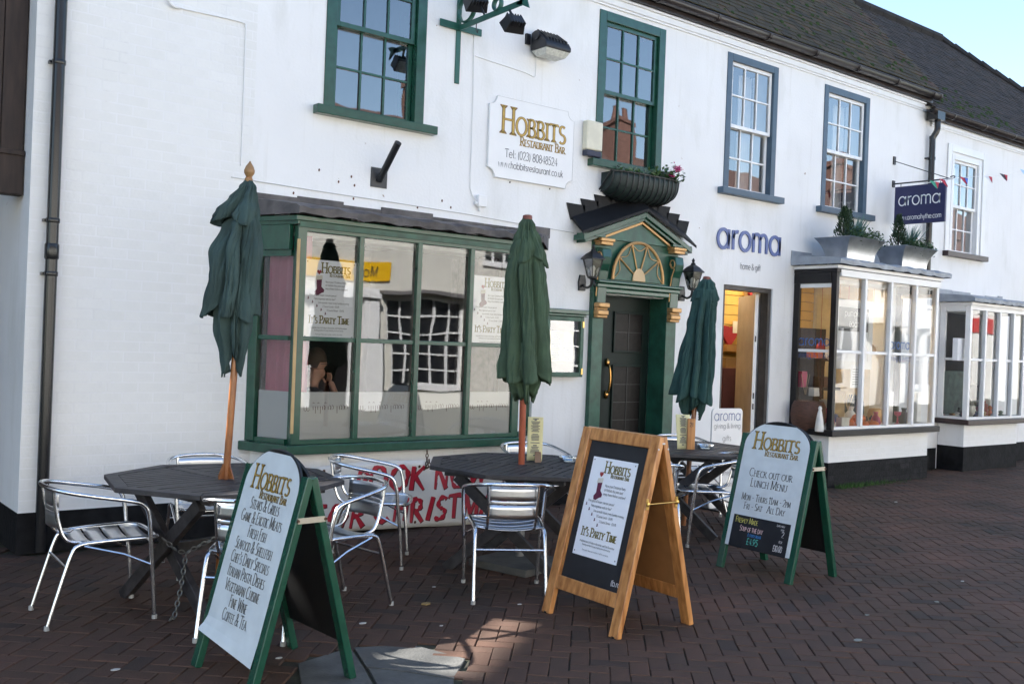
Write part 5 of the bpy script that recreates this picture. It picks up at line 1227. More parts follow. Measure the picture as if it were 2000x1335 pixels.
line(hs, 'aroma', (XS-.0195, (ya+yb_)/2, 3.645), uS, Z3, .182, boardwhite, 'sans', .085, .5, cond=.92)
line(hs, 'www.aromahythe.com', (XS-.0195, (ya+yb_)/2, 3.45), uS, Z3, .066, boardwhite, 'sans', .10, .5, cond=.80)
br_ = MB().tube([(XS, -.005, 3.955), (XS, -.84, 3.945)], .010, 8).tube([(XS, -.005, 4.27), (XS, -.80, 3.95)], .006, 6).box(XS-.025, -.018, 4.22, XS+.025, 0, 4.33).box(XS-.025, -.018, 3.91, XS+.025, 0, 4.0)
br_.tube([(XS, -.84+.035*math.sin(t)-.0, 3.965+.035*math.cos(t)*(1-t/9)) for t in [3.2+k*.5 for k in range(9)]], .007, 6)
for y in (-.12, -.68): br_.tube([(XS, y, 3.95), (XS, y, zb2)], .004, 5)
obj('bracket', br_, ironb, hs, smooth=True)

# ------------------------------------------------------------------ green wrought bracket with its two spotlights
gb = thing('sign_bracket', 'green wrought iron sign bracket with scrolls, empty, high on the wall', 'bracket', (5.20, -.02, 4.4))
teal = mat('bracket_green', (.018, .10, .075), .4, var=.15, scale=12)
obj('wall_bar', B(5.175, -.014, 3.93, 5.225, -.001, 4.95), teal, gb, bev=.003); obj('cross_bar', B(4.985, -.026, 4.41, 5.45, -.0145, 4.475), teal, gb, bev=.003)
tip = XP(1022, 14, 5.20)
obj('arm', MB().beam((5.20, -.027, 4.435), (5.20, tip.y, 4.45), .016, .05), teal, gb, bev=.003)
obj('arrow_tip', MB().prism([(5.192, tip.y+.10, 4.45), (5.192, tip.y-.02, 4.50), (5.192, tip.y-.10, 4.50), (5.192, tip.y-.05, 4.45), (5.192, tip.y-.08, 4.38), (5.192, tip.y, 4.42)], (.016, 0, 0)), teal, gb)
for cy, cz, rr_ in ((-.13, 4.585, .125), (tip.y*.62, 4.515, .055)):
    def ribf(a, b): t = a*6.9-1.6; q = rr_*(1-.08*a); return V((5.20-.022+.044*b, cy+q*math.cos(t), cz+q*math.sin(t)))
    obj('scroll', MB().grid(ribf, 30, 1), teal, gb, smooth=True, solid=.008)
obj('hook', MB().tube([(5.20, -.28, 4.42), (5.20, -.28, 4.36), (5.20, -.30, 4.33), (5.20, -.31, 4.355)], .005, 5), ironb, gb)
def spot(label, c, d, up, w_, h, dep, lens):
    c, d, up = V(c), V(d).normalized(), V(up).normalized(); s = d.cross(up).normalized(); up = s.cross(d)
    t = thing('spotlight', label, 'floodlight', c)
    a, b = c-d*dep*.5, c+d*dep*.5
    mb = MB().add([a+s*w_*.36*i+up*h*.34*j for i, j in ((-1, -1), (1, -1), (1, 1), (-1, 1))]+[b+s*w_*.5*i+up*h*.5*j for i, j in ((-1, -1), (1, -1), (1, 1), (-1, 1))], [(3, 2, 1, 0), (4, 5, 6, 7), (0, 1, 5, 4), (1, 2, 6, 5), (2, 3, 7, 6), (3, 0, 4, 7)])
    body = obj('housing', mb, ironb, t, bev=.006)
    for k in range(6):
        f = -.8+.32*k; obj('cooling_fin', MB().obox(c-d*dep*.30+s*(f*w_*.42), s*.0035, up*h*.47, d*dep*.22), ironb, body)
    obj('lens', MB().obox(b+d*.004, s*w_*.44, up*h*.42, d*.004), lens, t, bev=.003)
    return t
lensm = mat('lamp_glass_off', (.34, .35, .36), .15, var=.25, scale=25)
s1 = spot('black spotlight on the green bracket, nearest the wall', (5.185, -.30, 4.60), (.25, .85, -.42), (0, .4, 1), .21, .13, .13, lensm)
s2 = spot('black spotlight hanging under the tip of the green bracket', (5.21, tip.y*.86, 4.30), (.12, .75, -.62), (0, .6, 1), .20, .13, .11, lensm)
obj('stirrup', MB().tube([(5.185, -.30, 4.62), (5.20, -.36, 4.52), (5.20, -.40, 4.46)], .009, 6), ironb, s1); obj('stirrup', MB().tube([(5.21, tip.y*.86, 4.33), (5.20, tip.y*.80, 4.43)], .011, 6), ironb, s2)
# big wall floodlight
fl_ = thing('wall_floodlight', 'large black wall floodlight with pale prismatic lens, right of the green bracket', 'floodlight', (6.15, -.02, 4.42))
fx0, fx1 = 6.03, 6.35
pf = [(-.03, 4.40), (-.03, 4.57), (-.09, 4.59), (-.23, 4.49), (-.265, 4.44), (-.265, 4.40)]
hb = obj('housing', MB().prism([(fx0, y, z) for y, z in pf], (fx1-fx0, 0, 0)), ironb, fl_, bev=.012)
for k in range(7): x = fx0+.03+k*.04; obj('cooling_fin', MB().prism([(x, -.06, 4.57), (x, -.09, 4.605), (x, -.245, 4.50), (x, -.245, 4.475)], (.012, 0, 0)), ironb, hb)
obj('lens', MB().add([(fx0+.01, -.04, 4.398), (fx1-.01, -.04, 4.398), (fx1-.01, -.255, 4.398), (fx0+.01, -.255, 4.398), (fx0+.04, -.08, 4.345), (fx1-.04, -.08, 4.345), (fx1-.04, -.22, 4.345), (fx0+.04, -.22, 4.345)], [(4, 5, 6, 7)[::-1], (0, 1, 5, 4), (1, 2, 6, 5), (2, 3, 7, 6), (3, 0, 4, 7)]), mat('prismatic_lens', (.62, .62, .56), .3, var=.2, scale=40), fl_)
obj('wall_bracket', MB().box(fx0-.05, -.03, 4.46, fx0+.0, -.002, 4.56).lathe([(.045, 0), (.045, .012)], (fx0-.002, -.12, 4.53), 14, (-1, 0, 0)), ironb, fl_)
# alarm box
al = thing('alarm_box', 'cream burglar alarm box with dark base beside the second green window', 'alarm box', (6.88, -.05, 3.5))
obj('cover', MB().prism([(6.765, -.003, 3.565), (6.985, -.003, 3.565), (6.985, -.003, 3.86), (6.765, -.003, 3.86)], (0, -.075, 0)), mat('cream_plastic', (.72, .68, .54), .4), al, bev=.015)
obj('strobe_base', MB().prism([(6.77, -.004, 3.50), (6.98, -.004, 3.50), (6.98, -.004, 3.564), (6.77, -.004, 3.564)], (0, -.07, 0)), mat('navy_strobe', (.03, .035, .06), .2), al, bev=.012)
# flag pole socket
fp = thing('flagpole_socket', 'black flagpole socket on a square plate below the first upper window', 'flagpole holder', (4.42, -.02, 2.97))
obj('plate', B(4.345, -.010, 2.885, 4.505, -.001, 3.055), mat('dark_grey_plate', (.045, .045, .047), .5), fp)
obj('socket', MB().tube([(4.425, -.012, 2.945), (4.425, -.30, 3.235)], .030, 12), ironb, fp, smooth=True)
# cables and junction boxes
def cable(label, pts, r=.005, m=whitep): return obj('cable', MB().tube(pts, r, 6), m, label=label, cat='cable')
cable('thin white cable bending down the wall above the left parasol', curve([(2.60, -.008, 4.02), (2.68, -.008, 4.012), (3.12, -.008, 4.018), (3.165, -.008, 3.985), (3.172, -.008, 3.9), (3.175, -.008, 2.90)], 4), .006)
obj('cable_gland', MB().tube(curve([(2.56, -.01, 4.12), (2.55, -.03, 4.05), (2.585, -.03, 4.01), (2.64, -.01, 4.012)], 4), .013, 8), whitep, label='white curved conduit elbow at the top left of the wall', cat='conduit', smooth=True)
cable('white cable running down from the green bracket to the junction box', [(5.375, -.008, 4.42), (5.392, -.008, 3.8), (5.398, -.008, 3.0), (5.43, -.012, 2.93), (5.46, -.02, 2.90)], .006)
cable('thin white cable looping to the large wall floodlight', curve([(5.40, -.006, 4.225), (5.75, -.006, 4.205), (6.0, -.006, 4.19), (6.10, -.012, 4.17), (6.12, -.012, 4.20), (6.125, -.012, 4.40)], 4), .005)
cable('thin cable stapled along the wall above the green bay', [(3.1, -.006, 2.80), (3.8, -.006, 2.785), (4.6, -.006, 2.775), (5.4, -.006, 2.76), (5.9, -.006, 2.74), (6.7, -.006, 2.72)], .004, mat('grey_cable', (.5, .5, .5), .6))
jb = thing('junction_box', 'white electrical junction box on the wall above the green bay', 'junction box', (5.51, -.03, 2.86))
obj('box', B(5.465, -.055, 2.84, 5.565, -.002, 2.95), whitep, jb, bev=.008); obj('gland', MB().tube([(5.44, -.028, 2.87), (5.465, -.028, 2.87)], .016, 8).tube([(5.50, -.028, 2.80), (5.50, -.028, 2.84)], .014, 8), whitep, jb)
# nails and old fixings
for k, (px, py) in enumerate([(623, 332), (661, 355), (686, 345), (692, 362), (690, 388), (815, 405), (863, 392), (880, 405), (573, 377)]):
    p = W(px, py); obj('old_fixing', MB().prism([p+V((a*.007, -.001, b*.012)) for a, b in ((-1, -.6), (.4, -1), (1, .2), (.2, 1), (-.7, .7))], (0, -.006, 0)), mat('rust_brown', (.13, .055, .035), .8), label='small rusty fixing in the wall, '+('left of three below the first window', 'below the pair left of the black socket', 'upper one of the pair left of the black socket', 'lower one of the pair left of the black socket', 'just above the lead left of the black socket', 'just above the lead right of the black socket', 'upper left of the two by the junction box', 'lower right of the two by the junction box', 'above the left end of the lead roof')[k], cat='fixing', group='rusty fixings in the wall')

# ------------------------------------------------------------------ lanterns by the door
def lantern(label, x, z):
    t = thing('wall_lantern', label, 'lantern', (x, -.02, z), group='lanterns flanking the restaurant door'); c = V((x, -.165, z))
    obj('back_plate', MB().prism([(x-.045, -.002, z-.09), (x+.045, -.002, z-.09), (x+.05, -.002, z), (x+.035, -.002, z+.07), (x-.035, -.002, z+.07), (x-.05, -.002, z)], (0, -.022, 0)), ironb, t, bev=.006)
    obj('arm', MB().tube(curve([(x, -.02, z-.03), (x, -.09, z-.06), (x, -.15, z-.035), (x, -.165, z+.02)], 5), .013, 8).tube(curve([(x, -.165, z+.02), (x, -.20, z-.02), (x, -.185, z-.05)], 4), .008, 6), ironb, t, smooth=True)
    def sqr(r_, zz, k): a = rad(45+90*k); return c+V((r_*math.cos(a), r_*math.sin(a), zz))
    b0, b1_, zb0, zb1 = .045, .092, .05, .22
    obj('base', MB().lathe([(.02, .02), (.05, .035), (.052, .05), (.04, .052)], c, 8), ironb, t)
    for k in range(4):
        obj('corner_bar', MB().tube([sqr(b0+.006, zb0, k), sqr(b1_+.006, zb1, k)], .006, 5), ironb, t)
        obj('pane', MB().add([sqr(b0, zb0, k), sqr(b0, zb0, k+1), sqr(b1_, zb1, k+1), sqr(b1_, zb1, k)], [(0, 1, 2, 3)]), glassm, t)
    rf_ = MB()
    prof = [(.118, .218), (.12, .228), (.07, .275), (.03, .30), (.022, .31)]
    rf_.lathe([(r_*1.05, zz) for r_, zz in prof], c, 4, None, (1, 1, 0)).lathe([(.02, .30), (.026, .318), (.012, .33), (.018, .35), (.004, .375)], c, 8)
    obj('roof', rf_, ironb, t); obj('bulb', MB().lathe([(.012, .05), (.014, .09), (.026, .115), (.028, .135), (.018, .158), (.004, .165)], c, 10), mat('frosted_bulb', (.8, .8, .78), .3), t, smooth=True)
lantern('black four sided lantern left of the restaurant door', 6.83, 2.235); lantern('black four sided lantern right of the restaurant door', 8.325, 2.215)

# ------------------------------------------------------------------ menu case
mc = thing('menu_case', 'green glazed menu case on the wall between bay and door', 'menu case', (6.6, -.05, 1.27))
obj('case', frame4(MB(), 6.335, 6.83, 1.275, 1.875, .045, -.075, -.003), green_pale, mc, bev=.005); obj('hood', MB().box(6.31, -.115, 1.90, 6.855, -.003, 1.945).box(6.325, -.095, 1.8755, 6.84, -.003, 1.8995), green, mc, bev=.006)
obj('back', B(6.38, -.022, 1.32, 6.785, -.004, 1.83), mat('blue_grey_felt', (.06, .075, .12), .9), mc)
sh_ = obj('menu_sheet', B(6.42, -.026, 1.42, 6.735, -.0235, 1.73), cream, mc); tx = MB(); rr = random.Random(9)
for cx in (6.50, 6.655):
    z = 1.70
    while z > 1.44: w2 = rr.uniform(.03, .06); tx.quad((cx-w2, -.0275, z), (cx+w2, -.0275, z), (cx+w2, -.0275, z+.007), (cx-w2, -.0275, z+.007)); z -= .018
obj('print_lines', tx, inkg, sh_); obj('pane', MB().quad((6.38, -.06, 1.32), (6.785, -.06, 1.32), (6.785, -.06, 1.83), (6.38, -.06, 1.83)), glassm, mc)
for z in (1.80, 1.33): obj('hinge_plate', B(6.805, -.081, z-.03, 6.825, -.0755, z+.03), brass, mc)

# ------------------------------------------------------------------ plants
def leaf(mb, p, d, up, l, w_):
    p, d = V(p), V(d).normalized(); s = d.cross(V(up)).normalized()*w_; mb.add([p, p+d*l*.5+s, p+d*l, p+d*l*.5-s], [(0, 1, 2, 3)])
hb_ = thing('hanging_basket', 'black iron hay rack basket under the second green window', 'basket', (7.5, -.1, 3.1))
def hay(x, r_): return [V((x, -.02-(.265*r_)*math.sin(t), 3.36-(.27*r_)*(1-math.cos(t)))) for t in [0]] 
HX0, HX1 = 7.02, 8.03
def hp(x, t, k=1.): # rounded trough section, narrowing to its ends
    e = 1-.35*abs((x-(HX0+HX1)/2)/(HX1-HX0)*2)**4
    return V((x, -.015-.255*math.sin(t)**.8*k*e if t > 0 else -.015, 3.09+.27*(1-math.cos(t))*1.0 if False else 3.375-.28*k*e*math.cos(t)**.8))
ln_ = MB().grid(lambda a, b: hp(HX0+.02+(HX1-HX0-.04)*b, (math.pi/2)*min(.999, max(0, a)), .97), 10, 20); obj('liner', ln_, mat('black_liner', (.010, .022, .020), .6, bump=.4, bscale=25), hb_, smooth=True, solid=.006)
for xe in (HX0+.02, HX1-.02): obj('liner_end', MB().poly([hp(xe, math.pi/2*q/10*.999, .965) for q in range(11)]+[V((xe, -.015, 3.37))]), MATS['black_liner'], hb_)
for k in range(14):
    x = HX0+.02+(HX1-HX0-.04)*k/13; obj('bar', MB().tube([hp(x, math.pi/2*q/10*.999, 1.) for q in range(11)], .007, 5), ironb, hb_, smooth=True)
obj('rim', MB().tube([hp(HX0, 0), *[hp(HX0+(HX1-HX0)*q/16, math.pi/2*.999) for q in range(17)], hp(HX1, 0)], .009, 6), ironb, hb_, smooth=True)
ger = thing('geranium', 'green geranium with pink flowers in the hay rack basket', 'plant', (7.5, -.15, 3.3))
lv = MB()
for k in range(520):
    x = R.uniform(7.1, 8.0); x = x if R.random() < .5 else R.uniform(7.7, 8.02); y = R.uniform(-.27, -.05); z = 3.36+abs(R.gauss(0, .05))*(1.4 if x > 7.7 else .7)
    leaf(lv, (x, y, z), (R.gauss(0, 1), R.gauss(-.3, 1), R.gauss(.2, .5)), (R.gauss(0, .3), R.gauss(0, .3), 1), R.uniform(.03, .06), R.uniform(.012, .022))
for x, y, z in ((7.35, -.2, 3.34), (7.28, -.24, 3.38), (7.62, -.22, 3.4)):
    for q in range(8): leaf(lv, (x, y, z), (R.gauss(0, 1), R.gauss(0, .6), .6), (0, 1, .2), .09, .006)
obj('foliage', lv, leafm, ger)
for x, y, z in ((7.93, -.24, 3.50), (7.86, -.22, 3.43), (7.98, -.20, 3.52)):
    f = MB()
    for q in range(60): leaf(f, V((x, y, z))+V((R.gauss(0, .022), R.gauss(0, .018), R.gauss(0, .015))), (R.gauss(0, 1), R.gauss(0, 1), R.gauss(0, 1)), (R.gauss(0, 1), .3, R.gauss(0, 1)), .022, .009)
    obj('flower_head', f, mat('pink_petal', (.62, .06, .22), .6, var=.2, scale=60), ger)
def planter(label, x0, x1):
    t = thing('planter', label, 'planter', ((x0+x1)/2, -.42, 2.77), group='galvanised planters on the bay roof'); ya, yb2, z = -.575, -.30, 2.752; H_ = .265; cx, cy = (x0+x1)/2, (ya+yb2)/2; wx, wy = (x1-x0)/2, (yb2-ya)/2
    def fl2(a, b):
        f = .012+.10*a**2.2; th = b*4; k = int(th) % 4; q = th-int(th)
        cs_ = [(-1, -1), (1, -1), (1, 1), (-1, 1)]; (ax, ay), (bx, by) = cs_[k], cs_[(k+1) % 4]; sx, sy = ax+(bx-ax)*q, ay+(by-ay)*q
        return V((cx+sx*(wx+f), cy+sy*(wy+f), z+H_*a))
    obj('pot', MB().grid(fl2, 10, 16, wrap=True), steel, t, smooth=False, solid=.006)
    obj('soil', MB().quad((x0-.06, ya-.06, z+H_*.9), (x1+.06, ya-.06, z+H_*.9), (x1+.06, yb2+.06, z+H_*.9), (x0-.06, yb2+.06, z+H_*.9)), soil, t)
    return cx, cy, z+H_*.9
def conifer(label, p, h, r_):
    t = thing('dwarf_conifer', label, 'plant', p, group='dwarf conifers in planters'); f = MB()
    obj('trunk', MB().tube([p, V(p)+V((0, 0, h*.8))], [.014, .004], 6), browntimber, t)
    for k in range(900):
        a, q = R.uniform(0, 6.28), R.random()**.8; rr_ = r_*(1-q)**.75*(.75+.25*math.sin(a*3+q*9)); b = R.uniform(.5, 1)
        leaf(f, V(p)+V((rr_*b*math.cos(a), rr_*b*math.sin(a), h*q+.01)), (math.cos(a)*.7+R.gauss(0, .25), math.sin(a)*.7+R.gauss(0, .25), 1), (R.gauss(0, 1), R.gauss(0, 1), .2), R.uniform(.03, .06), .007)
    obj('foliage', f, conm, t)
def bluegrass(label, p, h):
    t = thing('blue_grass', label, 'plant', p, group='blue grasses in planters'); f = MB()
    for k in range(150): a = R.uniform(0, 6.28); leaf(f, V(p)+V((R.gauss(0, .02), R.gauss(0, .02), 0)), (math.cos(a)*R.uniform(.1, .8), math.sin(a)*R.uniform(.1, .8), 1), (math.sin(a), -math.cos(a), .1), h*R.uniform(.6, 1.1), .006)
    obj('blades', f, bluem, t)
def ivy(label, x0, x1, y, z):
    t = thing('trailing_ivy', label, 'plant', ((x0+x1)/2, y, z), group='ivy trailing over planters'); f = MB()
    for k in range(800):
        a = R.random(); x = x0+(x1-x0)*a; o_ = abs(R.gauss(0, .05)); leaf(f, (x+R.gauss(0, .02), y-R.uniform(-.08, .10)-o_*.4, z+.06+R.gauss(0, .045)-(.07*max(0, a-.7)/.3)*R.random()), (R.gauss(.2, 1), R.gauss(-.5, .8), R.gauss(0, .6)), (R.gauss(0, .4), R.gauss(-.4, .3), 1), R.uniform(.025, .05), R.uniform(.010, .018))
    obj('leaves', f, leafm, t)
for i, (x0_, x1_, nm) in enumerate(((10.60, 11.16, 'left'), (11.83, 12.40, 'right'))):
    cx, cy, cz = planter(('flared galvanised planter with two conifers on the bay roof, left one', 'flared galvanised planter on the bay roof, right one under the navy sign')[i], x0_, x1_)
    wh = ('the left planter', 'the right planter')[i]
    conifer('dark dwarf conifer in %s on the bay roof' % wh, (x0_+.10, cy-.02, cz), .38 if i == 0 else .42, .14); 
    if i == 0: conifer('smaller dark conifer behind the blue grass in the left planter', (x0_+.36, cy+.08, cz), .38, .10)
    bluegrass('spiky blue green grass in %s' % wh, (x0_+.30, cy-.03, cz), .36); ivy('ivy trailing over the front of %s' % wh, x0_+.12, x1_+.12, cy-.10, cz+.0)

# ------------------------------------------------------------------ bunting
bt = thing('bunting', 'string of small coloured flags strung from the wall at far right', 'bunting', (14, -.8, 4.0))
bp_ = [W(px, py, -.9) for px, py in ((1812, 357), (1850, 350), (1890, 346), (1950, 342), (2010, 330), (2080, 318))]
bc = curve(bp_, 6); obj('string', MB().tube(bc, .004, 4), whitep, bt)
fcol = [mat('flag_red', (.45, .03, .05), .8), mat('flag_blue', (.08, .16, .55), .8), mat('flag_white', (.75, .75, .75), .8), mat('flag_green', (.05, .30, .18), .8), mat('flag_dark', (.04, .03, .04), .8), mat('flag_sky', (.45, .65, .85), .8)]
for px, ca, cb_ in ((1822, 3, 0), (1846, 0, 2), (1885, 0, 1), (1925, 2, 0), (1962, 4, 0), (1998, 5, 2), (2035, 1, 0)):
    i = min(range(len(bc)), key=lambda q: abs(P(bc[q])[0]-px)); p = bc[i]; s_ = .11; tw = R.uniform(-.06, .06)
    obj('flag', MB().add([p+V((-s_, 0, 0)), p+V((s_, .0, 0)), p+V((s_*.2+tw, -.05, -s_*.9)), p+V((-s_*.2+tw, -.04, -s_*.7))], [(0, 1, 2, 3)]), fcol[ca], bt, solid=.002)
    obj('flag', MB().add([p+V((s_*.1, -.006, -.0)), p+V((s_*.95, -.006, 0)), p+V((s_*.2+tw, -.056, -s_*.85))], [(0, 1, 2)]), fcol[cb_], bt, solid=.002)

# ================================================================== INSIDE THE WINDOWS
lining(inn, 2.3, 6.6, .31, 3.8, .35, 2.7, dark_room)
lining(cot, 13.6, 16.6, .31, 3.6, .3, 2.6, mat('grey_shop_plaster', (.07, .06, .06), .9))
# posters inside the restaurant bay
for x0_, z1_, w_, h_, lab in ((3.562, 2.187, .45, .623, 'white Christmas party poster in the left pane of the green bay'), (5.175, 2.176, .436, .623, 'white Christmas party poster in the right pane, behind the olive parasol')):
    t = thing('party_poster', lab, 'poster', (x0_+w_/2, -.40, z1_-h_)); obj('sheet', B(x0_, -.403, z1_-h_, x0_+w_, -.4015, z1_), paper, t)
    poster_face(t, (x0_, -.4035, z1_), X3, Z3, NF, w_, h_)
ct = MB().grid(lambda a, b: V((3.43+.19*b+.018*math.sin(b*34), -.05-.32*b, .75+1.62*a)), 4, 60)
obj('curtain', ct, pinkc, label='pink curtain hanging in the left end of the green bay', cat='curtain', smooth=True, solid=.004)
ct2 = MB().grid(lambda a, b: V((5.50+.10*math.sin(b*30), -.25+.5*b, .76+1.6*a)), 4, 40); obj('curtain', ct2, mat('patterned_curtain', (.05, .035, .035), .9, var=.6, scale=20), label='dark patterned curtain at the right end of the green bay', cat='curtain', smooth=True, solid=.004)
# person at the table by the window
hc = W(620, 712, .42)
def skinmesh(name, nodes, edges, m, parent, lvl=2, label=None, cat=None):
    me = bpy.data.meshes.new(name); me.from_pydata([n_[0] for n_ in nodes], edges, []); me.materials.append(m)
    o = bpy.data.objects.new(name, me); col.objects.link(o); tag(o, label, cat)
    bm_ = o.modifiers.new('skin', 'SKIN'); bm_.use_smooth_shade = True; s = o.modifiers.new('sub', 'SUBSURF'); s.levels = lvl; s.render_levels = lvl
    if not me.skin_vertices: 
        import bmesh as _b
        b = _b.new(); b.from_mesh(me); b.verts.layers.skin.verify(); b.to_mesh(me); b.free()
    for i, n_ in enumerate(nodes):
        sv = me.skin_vertices[0].data[i]; sv.radius = n_[1] if isinstance(n_[1], tuple) else (n_[1], n_[1]); sv.use_root = (i == 0)
    if parent: o.parent = parent; o.matrix_parent_inverse = wm(parent).inverted()
    return o
skin_ = mat('skin_tone', (.46, .24, .16), .55, var=.05); jack = mat('dark_grey_jacket', (.05, .055, .06), .85)
hx, hy, hz = hc
q = lambda dx, dy, dz: (hx+dx, hy+dy, hz+dz)
nodes = [(q(-.18, 0, -.72), .12), (q(-.14, 0, -.50), .13), (q(-.09, 0, -.30), .14), (q(-.05, 0, -.18), .055), (q(-.01, 0, -.07), (.062, .055)), (q(.0, 0, .02), (.085, .075)), (q(-.01, 0, .09), (.06, .06)),
         (q(-.08, -.17, -.26), .055), (q(.06, -.22, -.50), .042), (q(.14, -.10, -.27), .032), (q(.115, -.03, -.14), .028),
         (q(-.08, .17, -.26), .055), (q(.02, .22, -.50), .042), (q(.20, .12, -.52), .03),
         (q(.20, -.10, -.74), .08), (q(.24, -.10, -1.10), .055), (q(.34, -.10, -1.14), .04), (q(.20, .10, -.74), .08), (q(.24, .10, -1.10), .055), (q(.34, .10, -1.14), .04), (q(.088, 0, .0), .014), (q(.075, 0, -.055), .03)]
body = skinmesh('person', nodes, [(0, 1), (1, 2), (2, 3), (3, 4), (4, 5), (5, 6), (2, 7), (7, 8), (8, 9), (9, 10), (2, 11), (11, 12), (12, 13), (0, 14), (14, 15), (15, 16), (0, 17), (17, 18), (18, 19), (5, 20), (4, 21)], skin_, None, 2, 'person in dark glasses seated behind the bay window, hand to chin', 'person')
skinmesh('jacket', [(q(-.18, 0, -.72), .15), (q(-.14, 0, -.50), .16), (q(-.09, 0, -.30), .17), (q(-.055, 0, -.20), .075), (q(-.08, -.18, -.26), .07), (q(.06, -.22, -.50), .055), (q(.12, -.13, -.34), .042), (q(-.08, .18, -.26), .07), (q(.02, .22, -.50), .055), (q(.16, .14, -.52), .042)],
         [(0, 1), (1, 2), (2, 3), (2, 4), (4, 5), (5, 6), (2, 7), (7, 8), (8, 9)], jack, body)
for k in range(4): skinmesh('finger', [(q(.105, -.045+.02*k, -.15), .011), (q(.118, -.045+.02*k, -.10), .010), (q(.105, -.04+.018*k, -.065), .009)], [(0, 1), (1, 2)], skin_, body, 1)
skinmesh('thumb', [(q(.10, .02, -.16), .012), (q(.075, .035, -.115), .010)], [(0, 1)], skin_, body, 1)
hm = MB().grid(lambda a, b: V(q(-.022+.098*math.sin(a*1.75)*math.cos(6.283*b), .086*math.sin(a*1.75)*math.sin(6.283*b), .045+.108*math.cos(a*1.75)-(.05 if math.cos(6.283*b) < -.2 and a > .7 else 0))), 10, 24, wrap=True)
obj('hair', hm, mat('brown_hair', (.06, .035, .02), .7), body, smooth=True, solid=.01)
gl3 = MB()
for s_ in (-1, 1):
    gl3.tube([V(q(.083, s_*.034+.024*math.cos(t), .012+.018*math.sin(t))) for t in [k*.6283 for k in range(10)]], .004, 5, closed=True); gl3.tube([q(.08, s_*.06, .014), q(-.01, s_*.083, .012)], .003, 5)
obj('glasses', gl3, ironb, body)
bs_ = thing('dining_bench', 'dark bench seat behind the bay glass under the seated person', 'bench', (hx-.2, hy, .35)); obj('seat', B(hx-.45, hy-.45, hz-.90, hx+.10, hy+.45, hz-.83), browntimber, bs_, bev=.01); obj('back', B(hx-.47, hy-.45, hz-.83, hx-.40, hy+.45, hz-.35), browntimber, bs_); obj('plinth', B(hx-.42, hy-.4, .351, hx+.02, hy+.4, hz-.90), browntimber, bs_)
dt = thing('dining_table', 'dark dining table behind the frosted glass of the bay', 'table', (hx+.5, hy, .35)); obj('top', B(hx+.10, hy-.38, hz-.60, hx+.95, hy+.38, hz-.565), tabwood, dt, bev=.006)
for sx, sy in ((.16, -.3), (.16, .3), (.88, -.3), (.88, .3)): obj('leg', B(hx+sx-.025, hy+sy-.025, .351, hx+sx+.025, hy+sy+.025, hz-.6), tabwood, dt)

# ------------------------------------------------------------------ the gift shop's stock
ymat = mat('yellow_slatwall', (.62, .40, .10), .6, var=.06); shopw = mat('cream_shop_plaster', (.60, .54, .42), .9)
lining(inn, 8.35, 13.3, .31, 3.2, .0, 2.75, shopw)
sw_ = thing('slatwall', 'yellow slatted display wall inside the gift shop', 'display wall', (11.2, 1.7, 0))
for k in range(18): obj('slat', B(9.2, 1.70, .15+.14*k, 13.25, 1.73, .28+.14*k), ymat, sw_)
obj('backing', B(9.2, 1.735, .1, 13.25, 1.76, 2.7), mat('slat_groove', (.20, .12, .04), .8), sw_)
lampm = mat('tube_lamp', (1, .80, .52), .5, emit=10.)
lp = thing('ceiling_lamp', 'lit tube lamp under the gift shop ceiling', 'lamp', (10.6, .9, 2.7)); obj('tube', MB().tube([(9.4, 1.0, 2.68), (12.4, 1.0, 2.68)], .02, 8), lampm, lp); obj('housing', B(9.35, .96, 2.705, 12.45, 1.04, 2.745), whitep, lp)
def stock(name, label, cat, px, py, y, shape, m, s=.1, **k):
    p = W(px, py, y); mb = MB()
    if shape == 'heart': mb.prism([p+V((a*s, -.02, b*s)) for a, b in ((0, -1), (.8, -.1), (.95, .4), (.6, .8), (.2, .75), (0, .5), (-.2, .75), (-.6, .8), (-.95, .4), (-.8, -.1))], (0, .04, 0))
    elif shape == 'box': a, b = k.get('wh', (s, s)); mb.box(p.x-a/2, p.y-.04, p.z-b/2, p.x+a/2, p.y+.04, p.z+b/2)
    elif shape == 'bag': a, b = k.get('wh', (s, s)); mb.add([p+V((-a/2, -.05, 0)), p+V((a/2, -.05, 0)), p+V((a/2, .05, 0)), p+V((-a/2, .05, 0)), p+V((-a*.45, -.02, b)), p+V((a*.45, -.02, b)), p+V((a*.45, .02, b)), p+V((-a*.45, .02, b))], [(3, 2, 1, 0), (4, 5, 6, 7), (0, 1, 5, 4), (1, 2, 6, 5), (2, 3, 7, 6), (3, 0, 4, 7)]).tube(curve([p+V((-a*.2, -.02, b)), p+V((-a*.15, -.03, b+.08)), p+V((a*.15, -.03, b+.08)), p+V((a*.2, -.02, b))], 4), .006, 5)
    elif shape == 'lathe': mb.lathe([(r_*s, z_*s) for r_, z_ in k['prof']], p, 16)
    elif shape == 'stems':
        for q_ in range(k.get('n', 6)): mb.tube([p+V((R.gauss(0, .006), R.gauss(0, .006), 0)), p+V((R.gauss(0, .05), R.gauss(0, .03), s))], .004, 5)
    elif shape == 'bars':
        for q_ in range(k.get('n', 6)): mb.tube([p+V((.03*q_, 0, 0)), p+V((.03*q_, 0, s))], .012, 8)
    return obj(name, mb, m, label=label, cat=cat, smooth=shape == 'lathe', bev=.004 if shape == 'box' else 0)
red_ = mat('red_felt', (.32, .02, .03), .8); wht_ = mat('white_ceramic', (.75, .73, .68), .4); org = mat('orange_pumpkin', (.62, .13, .015), .5, var=.15); drk = mat('dark_goods', (.03, .03, .035), .7); pnk = mat('pink_gift_bag', (.45, .04, .12), .5); brn = mat('brown_wicker', (.09, .04, .025), .7, var=.4, scale=18, aniso=(1, 1, 6))
